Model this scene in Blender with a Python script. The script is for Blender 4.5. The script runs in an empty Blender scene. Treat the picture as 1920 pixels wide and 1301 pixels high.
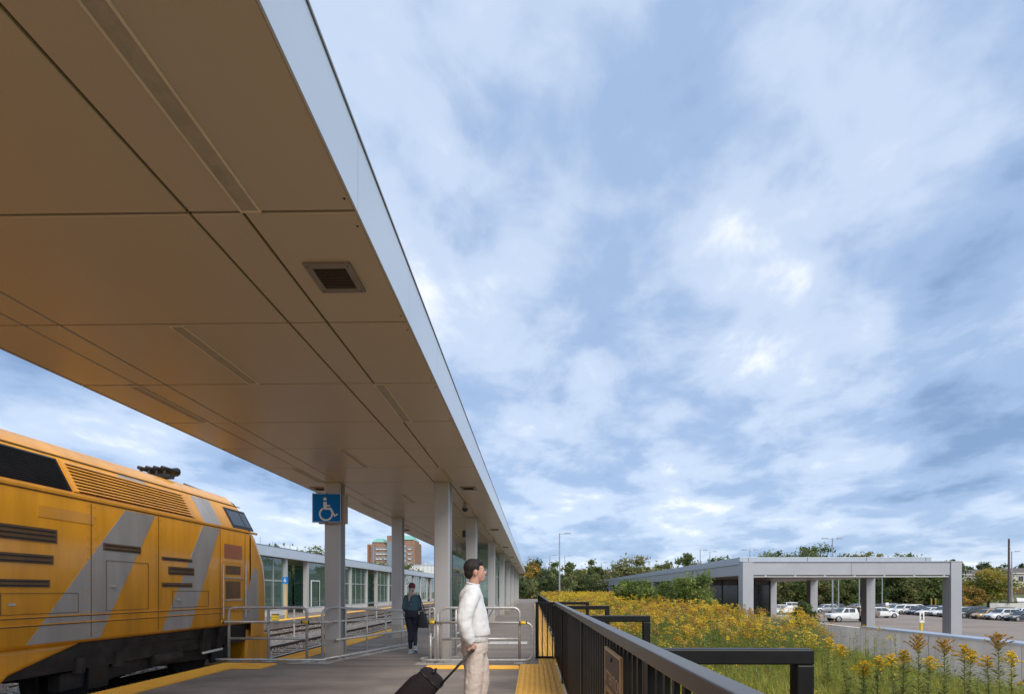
import bpy, bmesh, math, random
import numpy as np
from mathutils import Vector, Matrix, Euler

random.seed(7); RNG = np.random.default_rng(11)
S = bpy.context.scene
COL = S.collection
R = math.radians
EYE = 1.45                      # camera height over the platform

# ------------------------------------------------------------------ camera
cam = bpy.data.cameras.new('camera'); cam_o = bpy.data.objects.new('camera', cam); COL.objects.link(cam_o)
cam.sensor_width = 36.0; cam.lens = 36.0*930/1920
cam.shift_x = -24/1920; cam.shift_y = 457.5/1920
cam.clip_start = 0.05; cam.clip_end = 6000
cam_o.location = (0, 0, EYE); cam_o.rotation_euler = (R(90), 0, math.atan(16/930))
S.camera = cam_o

# ------------------------------------------------------------------ world (broken cloud deck over a blue sky)
SUN_EL, SUN_AZ = R(42), R(150)        # azimuth clockwise from +Y
W = bpy.data.worlds.new('World'); S.world = W; W.use_nodes = True
nt = W.node_tree; nt.nodes.clear()
def wn(t, **kw):
    n = nt.nodes.new(t)
    for k, v in kw.items(): setattr(n, k, v)
    return n
def wl(a, b): nt.links.new(a, b)
out = wn('ShaderNodeOutputWorld'); bg = wn('ShaderNodeBackground'); bg.inputs[1].default_value = 0.1
sky = wn('ShaderNodeTexSky', sky_type='NISHITA', sun_disc=False, sun_elevation=SUN_EL, sun_rotation=SUN_AZ)
sky.air_density = 1.0; sky.dust_density = 0.6; sky.ozone_density = 2.0
tc = wn('ShaderNodeTexCoord'); sep = wn('ShaderNodeSeparateXYZ'); wl(tc.outputs['Generated'], sep.inputs[0])
def wmath(op, a, b=None, clamp=False):
    n = wn('ShaderNodeMath', operation=op); n.use_clamp = clamp
    for i, v in enumerate((a, b)):
        if v is None: continue
        if isinstance(v, (int, float)): n.inputs[i].default_value = v
        else: wl(v, n.inputs[i])
    return n.outputs[0]
zc = wmath('ADD', wmath('MAXIMUM', sep.outputs[2], 0.0), 0.22)
px = wmath('DIVIDE', sep.outputs[0], zc); py = wmath('DIVIDE', sep.outputs[1], zc)
comb = wn('ShaderNodeCombineXYZ'); wl(px, comb.inputs[0]); wl(py, comb.inputs[1])
mp = wn('ShaderNodeMapping'); wl(comb.outputs[0], mp.inputs[0]); mp.inputs['Location'].default_value = (5.6, -3.3, 0); mp.inputs['Rotation'].default_value = (0, 0, R(-50)); mp.inputs['Scale'].default_value = (1.0, 0.92, 1)
def wnoise(scale, detail, rough, dist=0.0):
    n = wn('ShaderNodeTexNoise'); n.inputs['Scale'].default_value = scale; n.inputs['Detail'].default_value = detail
    n.inputs['Roughness'].default_value = rough; n.inputs['Distortion'].default_value = dist; wl(mp.outputs[0], n.inputs['Vector']); return n.outputs[0]
n1 = wnoise(1.9, 5, 0.5, 0.15); n2 = wnoise(4.6, 7, 0.58, 0.3); n3 = wnoise(0.6, 3, 0.5)
mixn = wmath('ADD', wmath('ADD', wmath('MULTIPLY', n1, 0.50), wmath('MULTIPLY', n2, 0.25)), wmath('MULTIPLY', n3, 0.24))
ramp = wn('ShaderNodeValToRGB'); wl(mixn, ramp.inputs[0])
cr = ramp.color_ramp; cr.interpolation = 'EASE'
cr.elements[0].position = 0.37; cr.elements[0].color = (1.55, 2.4, 3.95, 1)
cr.elements[1].position = 0.635; cr.elements[1].color = (7.2, 7.4, 7.7, 1)
e = cr.elements.new(0.45); e.color = (2.55, 3.5, 5.2, 1)
e = cr.elements.new(0.54); e.color = (4.15, 4.95, 6.25, 1)
mx = wn('ShaderNodeMix', data_type='RGBA'); mx.inputs[0].default_value = 0.88
wl(sky.outputs[0], mx.inputs[6]); wl(ramp.outputs[0], mx.inputs[7])
wl(mx.outputs[2], bg.inputs[0]); wl(bg.outputs[0], out.inputs[0])

# ------------------------------------------------------------------ sun (thin overcast: weak and soft)
sun = bpy.data.lights.new('sun', 'SUN'); sun.energy = 2.0; sun.angle = R(40); sun.color = (1.0, 0.93, 0.82)
sun_o = bpy.data.objects.new('sun', sun); COL.objects.link(sun_o)
sdir = Vector((math.sin(SUN_AZ)*math.cos(SUN_EL), math.cos(SUN_AZ)*math.cos(SUN_EL), math.sin(SUN_EL)))
sun_o.rotation_euler = sdir.to_track_quat('Z', 'Y').to_euler()
vs = S.view_settings; vs.view_transform = 'Standard'; vs.look = 'None'; vs.gamma = 1; vs.use_curve_mapping = False; vs.exposure = 0.68
S.cycles.max_bounces = 6; S.cycles.transparent_max_bounces = 12; S.cycles.use_denoising = True

# ------------------------------------------------------------------ materials
MATS = {}
def M(name, col, rough=0.5, metal=0.0, var=0.10, scale=4.0, bump=0.0, bscale=60.0, spec=0.5, stretch=None, col2=None, attr=None, sub=0.0, coat=0.0):
    m = bpy.data.materials.new(name); m.use_nodes = True; t = m.node_tree; b = t.nodes['Principled BSDF']
    b.inputs['Roughness'].default_value = rough; b.inputs['Metallic'].default_value = metal
    b.inputs['Specular IOR Level'].default_value = spec
    if coat: b.inputs['Coat Weight'].default_value = coat; b.inputs['Coat Roughness'].default_value = 0.08
    tcn = t.nodes.new('ShaderNodeTexCoord'); vec = tcn.outputs['Object']
    if stretch:
        mpn = t.nodes.new('ShaderNodeMapping'); mpn.inputs['Scale'].default_value = stretch; t.links.new(vec, mpn.inputs[0]); vec = mpn.outputs[0]
    nz = t.nodes.new('ShaderNodeTexNoise'); nz.inputs['Scale'].default_value = scale; nz.inputs['Detail'].default_value = 6; nz.inputs['Roughness'].default_value = 0.6
    t.links.new(vec, nz.inputs['Vector'])
    if attr:
        an = t.nodes.new('ShaderNodeAttribute'); an.attribute_name = attr; base = an.outputs['Color']
        t.links.new(base, b.inputs['Base Color'])
    else:
        rp = t.nodes.new('ShaderNodeValToRGB'); t.links.new(nz.outputs[0], rp.inputs[0])
        c2 = col2 if col2 else tuple(min(1, c*(1+var)) for c in col)
        c1 = tuple(c*(1-var) for c in col) if not col2 else col
        rp.color_ramp.elements[0].position = 0.33; rp.color_ramp.elements[1].position = 0.67
        rp.color_ramp.elements[0].color = (*c1, 1); rp.color_ramp.elements[1].color = (*c2, 1)
        t.links.new(rp.outputs[0], b.inputs['Base Color'])
    if rough < 0.75 and not attr:
        ma = t.nodes.new('ShaderNodeMapRange'); ma.inputs[3].default_value = max(0.03, rough-0.06); ma.inputs[4].default_value = min(1, rough+0.08)
        t.links.new(nz.outputs[0], ma.inputs[0]); t.links.new(ma.outputs[0], b.inputs['Roughness'])
    if bump:
        nb = t.nodes.new('ShaderNodeTexNoise'); nb.inputs['Scale'].default_value = bscale; nb.inputs['Detail'].default_value = 4
        t.links.new(vec, nb.inputs['Vector'])
        bn = t.nodes.new('ShaderNodeBump'); bn.inputs['Strength'].default_value = bump; bn.inputs['Distance'].default_value = 0.02
        t.links.new(nb.outputs[0], bn.inputs['Height']); t.links.new(bn.outputs[0], b.inputs['Normal'])
    if sub:
        tr = t.nodes.new('ShaderNodeBsdfTranslucent'); mxs = t.nodes.new('ShaderNodeMixShader'); mxs.inputs[0].default_value = sub
        t.links.new(b.inputs['Base Color'].links[0].from_socket, tr.inputs[0])
        o = t.nodes['Material Output']; t.links.new(b.outputs[0], mxs.inputs[1]); t.links.new(tr.outputs[0], mxs.inputs[2]); t.links.new(mxs.outputs[0], o.inputs[0])
    MATS[name] = m; return m

def glass_mat(name, tint, refl=0.10, rough=0.02):
    m = bpy.data.materials.new(name); m.use_nodes = True; t = m.node_tree; t.nodes.remove(t.nodes['Principled BSDF'])
    tr = t.nodes.new('ShaderNodeBsdfTransparent'); tr.inputs[0].default_value = (*tint, 1)
    gl = t.nodes.new('ShaderNodeBsdfGlossy'); gl.inputs['Roughness'].default_value = rough; gl.inputs[0].default_value = (0.9, 0.95, 0.93, 1)
    fr = t.nodes.new('ShaderNodeFresnel'); fr.inputs[0].default_value = 1.5
    mr = t.nodes.new('ShaderNodeMapRange'); mr.inputs[1].default_value = 0; mr.inputs[2].default_value = 1; mr.inputs[3].default_value = refl; mr.inputs[4].default_value = 1
    t.links.new(fr.outputs[0], mr.inputs[0])
    mxs = t.nodes.new('ShaderNodeMixShader'); t.links.new(mr.outputs[0], mxs.inputs[0]); t.links.new(tr.outputs[0], mxs.inputs[1]); t.links.new(gl.outputs[0], mxs.inputs[2])
    df = t.nodes.new('ShaderNodeBsdfDiffuse'); df.inputs[0].default_value = (0.42, 0.58, 0.49, 1)
    mx2 = t.nodes.new('ShaderNodeMixShader'); mx2.inputs[0].default_value = 0.14; t.links.new(mxs.outputs[0], mx2.inputs[1]); t.links.new(df.outputs[0], mx2.inputs[2])
    t.links.new(mx2.outputs[0], t.nodes['Material Output'].inputs[0]); MATS[name] = m; return m

def asphalt_mat(name, dark, light, patch=0.35, blotch=0.6, streak=None):
    m = M(name, dark, rough=0.88, col2=light, scale=160, bump=0.35, bscale=220)
    t = m.node_tree; b = t.nodes['Principled BSDF']; base = b.inputs['Base Color'].links[0].from_socket
    tcn = t.nodes.new('ShaderNodeTexCoord'); mpn = t.nodes.new('ShaderNodeMapping'); t.links.new(tcn.outputs['Object'], mpn.inputs[0])
    mpn.inputs['Scale'].default_value = streak or (1, 1, 1)
    n = t.nodes.new('ShaderNodeTexNoise'); n.inputs['Scale'].default_value = blotch; n.inputs['Detail'].default_value = 8; n.inputs['Roughness'].default_value = 0.65; t.links.new(mpn.outputs[0], n.inputs[0])
    mr = t.nodes.new('ShaderNodeMapRange'); mr.inputs[1].default_value = 0.3; mr.inputs[2].default_value = 0.7; mr.inputs[3].default_value = 1-patch; mr.inputs[4].default_value = 1+patch*0.6; t.links.new(n.outputs[0], mr.inputs[0])
    mu = t.nodes.new('ShaderNodeMix'); mu.data_type = 'RGBA'; mu.blend_type = 'MULTIPLY'; mu.inputs[0].default_value = 1
    vo = t.nodes.new('ShaderNodeTexVoronoi'); vo.inputs['Scale'].default_value = 3.2; t.links.new(tcn.outputs['Object'], vo.inputs['Vector'])
    sp_ = t.nodes.new('ShaderNodeMapRange'); sp_.inputs[1].default_value = 0.05; sp_.inputs[2].default_value = 0.085; sp_.inputs[3].default_value = 0.62; sp_.inputs[4].default_value = 1.0; t.links.new(vo.outputs['Distance'], sp_.inputs[0])
    mm_ = t.nodes.new('ShaderNodeMath'); mm_.operation = 'MULTIPLY'; t.links.new(mr.outputs[0], mm_.inputs[0]); t.links.new(sp_.outputs[0], mm_.inputs[1]); mr = mm_
    t.links.new(base, mu.inputs[6]); t.links.new(mr.outputs[0], mu.inputs[7]); t.links.new(mu.outputs[2], b.inputs['Base Color'])
    return m

M('soffit', (0.61, 0.49, 0.375), rough=0.31, metal=0.12, var=0.03, scale=0.35, spec=0.5)
M('soffit_joint', (0.03, 0.025, 0.02), rough=0.9)
M('fascia', (0.66, 0.70, 0.74), rough=0.30, metal=0.55, var=0.03, scale=1.5)
M('roof_membrane', (0.5, 0.5, 0.5), rough=0.8)
M('column_paint', (0.52, 0.51, 0.505), rough=0.48, metal=0.25, var=0.04, scale=1.2)
M('column_edge', (0.24, 0.24, 0.245), rough=0.4, metal=0.3)
M('concrete', (0.40, 0.37, 0.335), rough=0.9, var=0.16, scale=2.2, bump=0.25, bscale=40)
M('concrete_wall', (0.68, 0.60, 0.51), rough=0.9, var=0.13, scale=0.9, bump=0.2, bscale=25, stretch=(1, 1, 0.45))
M('light_lens', (0.43, 0.36, 0.285), rough=0.5, var=0.12, scale=9, bump=0.2, bscale=30)
M('light_frame', (0.80, 0.67, 0.54), rough=0.45, metal=0.2)
M('grille_frame', (0.30, 0.25, 0.21), rough=0.4, metal=0.4)
M('grille_mesh', (0.055, 0.04, 0.03), rough=0.8, var=0.4, scale=120)
M('galvanised', (0.52, 0.51, 0.49), rough=0.45, metal=0.45, var=0.18, scale=22)
M('yellow_tape', (0.72, 0.50, 0.04), rough=0.5, var=0.1)
M('black_rubber', (0.02, 0.02, 0.02), rough=0.7)
M('fence_paint', (0.007, 0.0065, 0.0065), rough=0.42, var=0.2, scale=8, spec=0.28)
M('fence_rail', (0.10, 0.088, 0.078), rough=0.36, metal=0.25, var=0.15, scale=8, spec=0.7)
M('tactile', (0.84, 0.43, 0.05), rough=0.55, col2=(0.92, 0.52, 0.085), scale=5, bump=0.05)
asphalt_mat('platform_asphalt', (0.20, 0.163, 0.135), (0.37, 0.31, 0.265), 0.40, 0.7, (1, 1.6, 1))
asphalt_mat('platform_asphalt_far', (0.18, 0.148, 0.125), (0.32, 0.272, 0.235), 0.40, 1.1, (0.35, 2.2, 1))
asphalt_mat('lot_asphalt', (0.21, 0.17, 0.14), (0.33, 0.268, 0.225), 0.22, 0.12)
M('ballast', (0.12, 0.105, 0.095), rough=0.95, col2=(0.30, 0.27, 0.245), scale=14, bump=0.9, bscale=22)
M('ballast_stone', (0.16, 0.14, 0.13), rough=0.9, col2=(0.36, 0.33, 0.31), scale=3)
M('rail_side', (0.085, 0.05, 0.035), rough=0.8, var=0.3, scale=6)
M('rail_top', (0.55, 0.53, 0.50), rough=0.22, metal=0.9, var=0.1)
M('sleeper_wood', (0.09, 0.065, 0.05), rough=0.9, var=0.35, scale=6)
M('sleeper_concrete', (0.30, 0.28, 0.26), rough=0.9, var=0.2)
M('loco_yellow', (0.80, 0.345, 0.014), rough=0.33, var=0.14, scale=2.6, stretch=(1, 1.4, 0.22), coat=0.35, bump=0.03, bscale=3)
M('loco_grey', (0.37, 0.34, 0.315), rough=0.36, var=0.14, scale=2.6, stretch=(1, 1.4, 0.22), coat=0.3)
M('loco_brown', (0.16, 0.085, 0.03), rough=0.5, var=0.25, scale=4)
M('loco_black', (0.012, 0.012, 0.013), rough=0.5, var=0.4, scale=6)
M('loco_under', (0.030, 0.026, 0.023), rough=0.75, var=0.45, scale=5)
M('loco_red', (0.42, 0.15, 0.08), rough=0.5)
M('loco_roof', (0.12, 0.12, 0.125), rough=0.5)
M('sign_blue', (0.001, 0.17, 0.52), rough=0.6, var=0.05, spec=0.15)
M('sign_white', (0.78, 0.78, 0.76), rough=0.45, var=0.03)
M('sign_back', (0.42, 0.36, 0.29), rough=0.5, metal=0.2)
M('sign_copper', (0.42, 0.23, 0.075), rough=0.45, var=0.15, scale=6)
M('sign_dark', (0.06, 0.045, 0.035), rough=0.5)
M('sign_edge', (0.52, 0.36, 0.22), rough=0.4, metal=0.3)
M('bus_metal', (0.41, 0.415, 0.435), rough=0.42, metal=0.35, var=0.04, scale=0.7)
M('bus_metal_top', (0.42, 0.455, 0.50), rough=0.38, metal=0.35, var=0.04)
M('bus_soffit', (0.36, 0.28, 0.25), rough=0.4, metal=0.1, var=0.1, scale=1, stretch=(0.2, 4, 1))
M('cap_metal', (0.52, 0.58, 0.66), rough=0.32, metal=0.5, var=0.06)
M('dark_glass', (0.02, 0.022, 0.024), rough=0.06, spec=0.8)
M('dark_frame', (0.02, 0.02, 0.02), rough=0.4)
M('interior_wall', (0.16, 0.15, 0.14), rough=0.9)
M('white_paint', (0.72, 0.72, 0.70), rough=0.5, var=0.05)
M('shelter_frame', (0.43, 0.44, 0.44), rough=0.4, metal=0.3)
M('shelter_wall', (0.58, 0.56, 0.53), rough=0.85, var=0.1)
M('brick', (0.30, 0.175, 0.12), rough=0.9, var=0.18, scale=0.6)
M('brick_dark', (0.23, 0.085, 0.055), rough=0.9, var=0.15, scale=0.6)
M('copper_roof', (0.22, 0.46, 0.40), rough=0.6, var=0.08, scale=0.3)
M('tower_glass', (0.20, 0.25, 0.29), rough=0.12, spec=0.8)
M('tower_white', (0.66, 0.64, 0.62), rough=0.7)
M('house_wall', (0.56, 0.52, 0.49), rough=0.9, var=0.06)
M('house_roof', (0.13, 0.11, 0.10), rough=0.9, var=0.2, scale=3)
M('house_brown', (0.20, 0.12, 0.08), rough=0.9)
M('wood_fence', (0.115, 0.075, 0.06), rough=0.9, var=0.3, scale=2, stretch=(8, 8, 0.4))
M('wood_pole', (0.125, 0.10, 0.095), rough=0.9, var=0.2, scale=3)
M('pole_metal', (0.38, 0.40, 0.43), rough=0.45, metal=0.5)
M('bark', (0.075, 0.058, 0.045), rough=0.95, var=0.35, scale=5)
M('foliage', (0.06, 0.1, 0.03), rough=0.75, attr='Col', sub=0.40, spec=0.25)
M('flora', (0.06, 0.1, 0.03), rough=0.75, attr='Col', sub=0.35, spec=0.2)
M('plant_stem', (0.17, 0.19, 0.07), rough=0.8, var=0.2)
M('soil', (0.10, 0.10, 0.045), rough=0.95, col2=(0.17, 0.17, 0.07), scale=3, bump=0.5, bscale=8)
M('lawn', (0.085, 0.105, 0.03), rough=0.95, col2=(0.16, 0.17, 0.055), scale=0.35, bump=0.5, bscale=3)
M('tyre', (0.018, 0.018, 0.018), rough=0.85)
M('rim', (0.42, 0.42, 0.43), rough=0.35, metal=0.7)
M('car_glass', (0.035, 0.045, 0.055), rough=0.06, spec=0.9)
M('car_trim', (0.02, 0.02, 0.02), rough=0.5)
M('headlamp', (0.62, 0.66, 0.70), rough=0.12, spec=0.9)
M('tail_lamp', (0.35, 0.02, 0.015), rough=0.2)
M('truck_bed', (0.21, 0.165, 0.14), rough=0.8, var=0.2)
M('skin', (0.52, 0.29, 0.215), rough=0.5, var=0.08, scale=20, spec=0.4)
M('hair_dark', (0.013, 0.008, 0.007), rough=0.55, var=0.4, scale=60, stretch=(1, 1, 0.2), bump=0.6, bscale=160)
M('hair_grey', (0.36, 0.31, 0.27), rough=0.5, var=0.25, scale=60, bump=0.5, bscale=150)
M('sweatshirt', (0.70, 0.69, 0.69), rough=0.92, var=0.05, scale=9, bump=0.55, bscale=7, stretch=(1.6, 1.6, 0.7))
M('sweat_rib', (0.66, 0.65, 0.65), rough=0.95, var=0.06, scale=40, bump=0.8, bscale=60, stretch=(1.5, 1.5, 0.1))
M('chino', (0.56, 0.47, 0.415), rough=0.9, var=0.07, scale=8, bump=0.9, bscale=10, stretch=(1.5, 1.5, 0.8))
M('teal_knit', (0.05, 0.105, 0.145), rough=0.92, var=0.12, scale=20, bump=0.25, bscale=30)
M('navy_cloth', (0.014, 0.018, 0.034), rough=0.85, var=0.25, scale=10)
M('bag_cloth', (0.032, 0.038, 0.052), rough=0.8, var=0.15)
M('maroon', (0.16, 0.028, 0.05), rough=0.85, var=0.12)
M('sneaker', (0.30, 0.48, 0.62), rough=0.6, var=0.25, scale=25)
M('sneaker_sole', (0.7, 0.72, 0.74), rough=0.6)
M('suitcase', (0.017, 0.011, 0.012), spec=0.25, rough=0.8, var=0.2, scale=30, bump=0.2, bscale=180)
M('suitcase_trim', (0.012, 0.011, 0.012), rough=0.35)
M('lamp_yellow', (0.65, 0.46, 0.03), rough=0.5)
M('line_paint', (0.56, 0.42, 0.26), rough=0.8, var=0.15, scale=2)
glass_mat('clear_glass', (0.80, 0.93, 0.86), 0.12)
for cn, cc, mt in (('white', (0.74, 0.74, 0.73), 0), ('silver', (0.42, 0.43, 0.45), .5), ('charcoal', (0.05, 0.055, 0.065), .3), ('navy', (0.03, 0.045, 0.085), .3),
                   ('gold', (0.42, 0.27, 0.10), .3), ('black', (0.014, 0.014, 0.016), .1), ('grey', (0.19, 0.205, 0.225), .4), ('blue', (0.06, 0.10, 0.17), .3)):
    M('paint_'+cn, cc, rough=0.28, metal=mt, var=0.03, coat=0.6)

# ------------------------------------------------------------------ mesh helpers
class MB:
    def __init__(s): s.v = []; s.f = []
    def add(s, vs, fs):
        o = len(s.v); s.v += [tuple(p) for p in vs]; s.f += [tuple(i+o for i in f) for f in fs]; return s
    def box(s, x0, x1, y0, y1, z0, z1):
        return s.add([(x0,y0,z0),(x1,y0,z0),(x1,y1,z0),(x0,y1,z0),(x0,y0,z1),(x1,y0,z1),(x1,y1,z1),(x0,y1,z1)],
                     [(0,3,2,1),(4,5,6,7),(0,1,5,4),(1,2,6,5),(2,3,7,6),(3,0,4,7)])
    def obox(s, a, b, w, h, up=(0,0,1)):
        a = Vector(a); b = Vector(b); d = (b-a).normalized(); u = Vector(up); sd = d.cross(u)
        if sd.length < 1e-4: sd = d.cross(Vector((0,1,0)))
        sd.normalize(); u = sd.cross(d)
        vs = [p + sd*sx*w/2 + u*sz*h/2 for p in (a, b) for sx, sz in ((-1,-1),(1,-1),(1,1),(-1,1))]
        return s.add(vs, [(0,1,2,3),(7,6,5,4),(0,4,5,1),(1,5,6,2),(2,6,7,3),(3,7,4,0)])
    def tube(s, pts, r, n=8, cap=True):
        pts = [Vector(p) for p in pts]; rs = r if isinstance(r, (list, tuple)) else [r]*len(pts)
        rings = []; prev = None
        for i, p in enumerate(pts):
            d = (pts[min(i+1, len(pts)-1)] - pts[max(i-1, 0)]).normalized()
            if prev is None: sd = d.cross(Vector((0,0,1)) if abs(d.z) < .9 else Vector((1,0,0))).normalized()
            else: sd = (prev - d*prev.dot(d)).normalized()
            prev = sd; u = d.cross(sd)
            rings.append([p + (sd*math.cos(2*math.pi*k/n) + u*math.sin(2*math.pi*k/n))*rs[i] for k in range(n)])
        vs = [v for rg in rings for v in rg]; fs = []
        for i in range(len(pts)-1):
            for k in range(n):
                k2 = (k+1) % n; fs.append((i*n+k, i*n+k2, (i+1)*n+k2, (i+1)*n+k))
        if cap: fs.append(tuple(range(n-1,-1,-1))); fs.append(tuple((len(pts)-1)*n+k for k in range(n)))
        return s.add(vs, fs)
    def loft(s, rings, cap=True):
        n = len(rings[0]); vs = [p for r_ in rings for p in r_]; fs = []
        for i in range(len(rings)-1):
            for k in range(n):
                k2 = (k+1) % n; fs.append((i*n+k, i*n+k2, (i+1)*n+k2, (i+1)*n+k))
        if cap: fs.append(tuple(range(n-1,-1,-1))); fs.append(tuple((len(rings)-1)*n+k for k in range(n)))
        return s.add(vs, fs)
    def prism(s, poly, axis, a, b):
        def P(q, t):
            return {'x': (t, q[0], q[1]), 'y': (q[0], t, q[1]), 'z': (q[0], q[1], t)}[axis]
        n = len(poly); vs = [P(q, a) for q in poly] + [P(q, b) for q in poly]
        fs = [tuple(range(n)), tuple(range(2*n-1, n-1, -1))] + [(i, i+n, (i+1) % n + n, (i+1) % n) for i in range(n)]
        return s.add(vs, fs)
    def ball(s, c, r, nu=12, nv=8):
        rx, ry, rz = r if isinstance(r, (tuple, list)) else (r, r, r)
        rings = []
        for j in range(1, nv):
            t = math.pi*j/nv
            rings.append([(c[0]+rx*math.sin(t)*math.cos(2*math.pi*k/nu), c[1]+ry*math.sin(t)*math.sin(2*math.pi*k/nu), c[2]-rz*math.cos(t)) for k in range(nu)])
        return s.loft(rings)
    def mesh(s, name, off=(0,0,0), mat=None, smooth=False):
        me = bpy.data.meshes.new(name)
        me.from_pydata([(v[0]-off[0], v[1]-off[1], v[2]-off[2]) for v in s.v], [], s.f)
        bm = bmesh.new(); bm.from_mesh(me); bmesh.ops.recalc_face_normals(bm, faces=bm.faces); bm.to_mesh(me); bm.free()
        if smooth:
            for p in me.polygons: p.use_smooth = True
        if mat: me.materials.append(MATS[mat])
        return me
    def build(s, name, mat, parent=None, bevel=0, smooth=False, seg=2, auto=False):
        off = world_loc(parent) if parent else (0,0,0)
        me = s.mesh(name, off, mat, smooth or auto)
        o = bpy.data.objects.new(name, me); COL.objects.link(o)
        if parent: o.parent = parent
        if bevel:
            b = o.modifiers.new('b', 'BEVEL'); b.width = bevel; b.segments = seg; b.limit_method = 'ANGLE'; b.angle_limit = R(40)
        if auto:
            for p in me.polygons: p.use_smooth = True
            bm = bmesh.new(); bm.from_mesh(me)
            for e_ in bm.edges:
                if len(e_.link_faces) == 2 and e_.calc_face_angle(0) > R(35): e_.smooth = False
            bm.to_mesh(me); bm.free()
        return o
WL = {}
def world_loc(o):
    l = Vector((0,0,0))
    while o: l = l + Vector(o.location); o = o.parent
    return l
def tag(o, label=None, cat=None, group=None, kind=None):
    if label: o['label'] = label
    if cat: o['category'] = cat
    if group: o['group'] = group
    if kind: o['kind'] = kind
    return o
def thing(name, label, cat, loc=(0,0,0), group=None):
    o = bpy.data.objects.new(name, None); COL.objects.link(o); o.location = loc; o.empty_display_size = 0.2
    return tag(o, label, cat, group)
def inst(name, me, parent, loc, rz=0, scale=None):
    o = bpy.data.objects.new(name, me); COL.objects.link(o)
    if parent: o.parent = parent
    off = world_loc(parent) if parent else Vector((0,0,0))
    o.location = Vector(loc) - off; o.rotation_euler = (0,0,rz)
    if scale: o.scale = scale
    return o
def copy_tree(o, parent=None):
    c = o.copy(); COL.objects.link(c); c.parent = parent
    for ch in o.children: copy_tree(ch, c)
    return c
def struct(o): o['kind'] = 'structure'; return o
def arc(c, r, a0, a1, n, ax):
    out_ = []
    for i in range(n+1):
        a = a0+(a1-a0)*i/n; q = (r*math.cos(a), r*math.sin(a))
        out_.append((c[0]+q[0], c[1], c[2]+q[1]) if ax == 'y' else (c[0], c[1]+q[0], c[2]+q[1]))
    return out_
def text_mesh(txt, size, mat, extrude=0.001):
    cu = bpy.data.curves.new('txt', 'FONT'); cu.body = txt; cu.size = size; cu.align_x = 'CENTER'; cu.align_y = 'CENTER'; cu.extrude = extrude
    o = bpy.data.objects.new('txt', cu); COL.objects.link(o); dg = bpy.context.evaluated_depsgraph_get(); dg.update()
    me = bpy.data.meshes.new_from_object(o.evaluated_get(dg)); bpy.data.objects.remove(o); bpy.data.curves.remove(cu)
    me.materials.clear(); me.materials.append(MATS[mat]); return me

def soup(name, V, F, C=None, mat='flora', parent=None):
    """fast numpy mesh: V (n,3), F (m,4) or (m,3) ints, C (n,3) colours"""
    me = bpy.data.meshes.new(name); off = np.array(world_loc(parent)) if parent else np.zeros(3)
    V = (V-off).astype(np.float32); k = F.shape[1]; me.vertices.add(len(V)); me.vertices.foreach_set('co', V.ravel())
    me.loops.add(F.size); me.loops.foreach_set('vertex_index', F.astype(np.int32).ravel())
    me.polygons.add(len(F)); me.polygons.foreach_set('loop_start', np.arange(0, F.size, k, dtype=np.int32)); me.polygons.foreach_set('loop_total', np.full(len(F), k, dtype=np.int32))
    me.update(calc_edges=True)
    if C is not None:
        a = me.color_attributes.new('Col', 'FLOAT_COLOR', 'POINT'); c4 = np.ones((len(V), 4), np.float32); c4[:, :3] = C; a.data.foreach_set('color', c4.ravel())
    me.materials.append(MATS[mat]); me.validate(); o = bpy.data.objects.new(name, me); COL.objects.link(o)
    if parent: o.parent = parent
    return o
def quads(P, A, B):
    """quads centred at P spanned by half vectors A, B -> diamond leaf quads"""
    V = np.stack([P-A, P+B*0.9, P+A, P-B*0.9], 1).reshape(-1, 3); F = np.arange(len(V)).reshape(-1, 4); return V, F
def rand_dirs(n):
    d = RNG.normal(size=(n, 3)); return d/np.linalg.norm(d, axis=1, keepdims=True)

#SETTING
# ================================================================== ground, tracks, platform
LOT = -2.75; RAIL = -0.33; TRK1 = -7.8; TRK2 = -11.65
o = MB().add([(-1800,-300,-3.3),(1800,-300,-3.3),(1800,2500,-3.3),(-1800,2500,-3.3)], [(0,1,2,3)]).build('ground', 'lawn'); struct(o)
PE_N, PE_F = -6.2, -5.5                     # platform edge: near part, part beyond the barrier
m = MB()
m.prism([(PE_N, -3), (0.75, -3), (0.75, 9.2), (-5.0, 9.2), (-5.0, 10.15), (PE_N, 10.15)], 'z', -1.2, 0.0)
o = struct(m.build('platform', 'platform_asphalt'))
m = MB(); m.prism([(-4.995, 9.205), (0.75, 9.205), (0.75, 95), (PE_F, 95), (PE_F, 10.155), (-4.995, 10.155)], 'z', -1.2, -0.004)
plat_far = struct(m.build('platform_pavement', 'platform_asphalt_far'))
o = struct(MB().box(PE_N-0.03, PE_N+0.0, -3, 10.15, -1.2, -0.02).box(PE_F-0.03, PE_F, 10.18, 95, -1.2, -0.02).build('platform_kerb', 'concrete'))
# tactile paving, one tile after another
def tile_mesh(name, lx, ly, ribs_along_x, n):
    m = MB(); h = 0.012; m.box(0, lx-0.006, 0, ly-0.006, 0, h)
    L = ly if ribs_along_x else lx
    for i in range(n):
        c = L*(i+0.5)/n; w = L/n*0.32
        if ribs_along_x: m.add([(0.02,c-w,h),(lx-.026,c-w,h),(lx-.026,c,h+.018),(0.02,c,h+.018),(0.02,c+w,h),(lx-.026,c+w,h)], [(0,1,2,3),(3,2,5,4),(0,3,4),(1,5,2)])
        else: m.add([(c-w,0.02,h),(c-w,ly-.026,h),(c,ly-.026,h+.018),(c,0.02,h+.018),(c+w,0.02,h),(c+w,ly-.026,h)], [(0,1,2,3),(3,2,5,4),(0,3,4),(1,5,2)])
    return m.mesh(name, mat='tactile')
tp = struct(thing('tactile_paving', None, None, (0,0,0)))
tA = tile_mesh('tactile_tile', 0.56, 0.6, True, 10); tB = tile_mesh('tactile_tile', 0.6, 0.34, True, 6)
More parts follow.
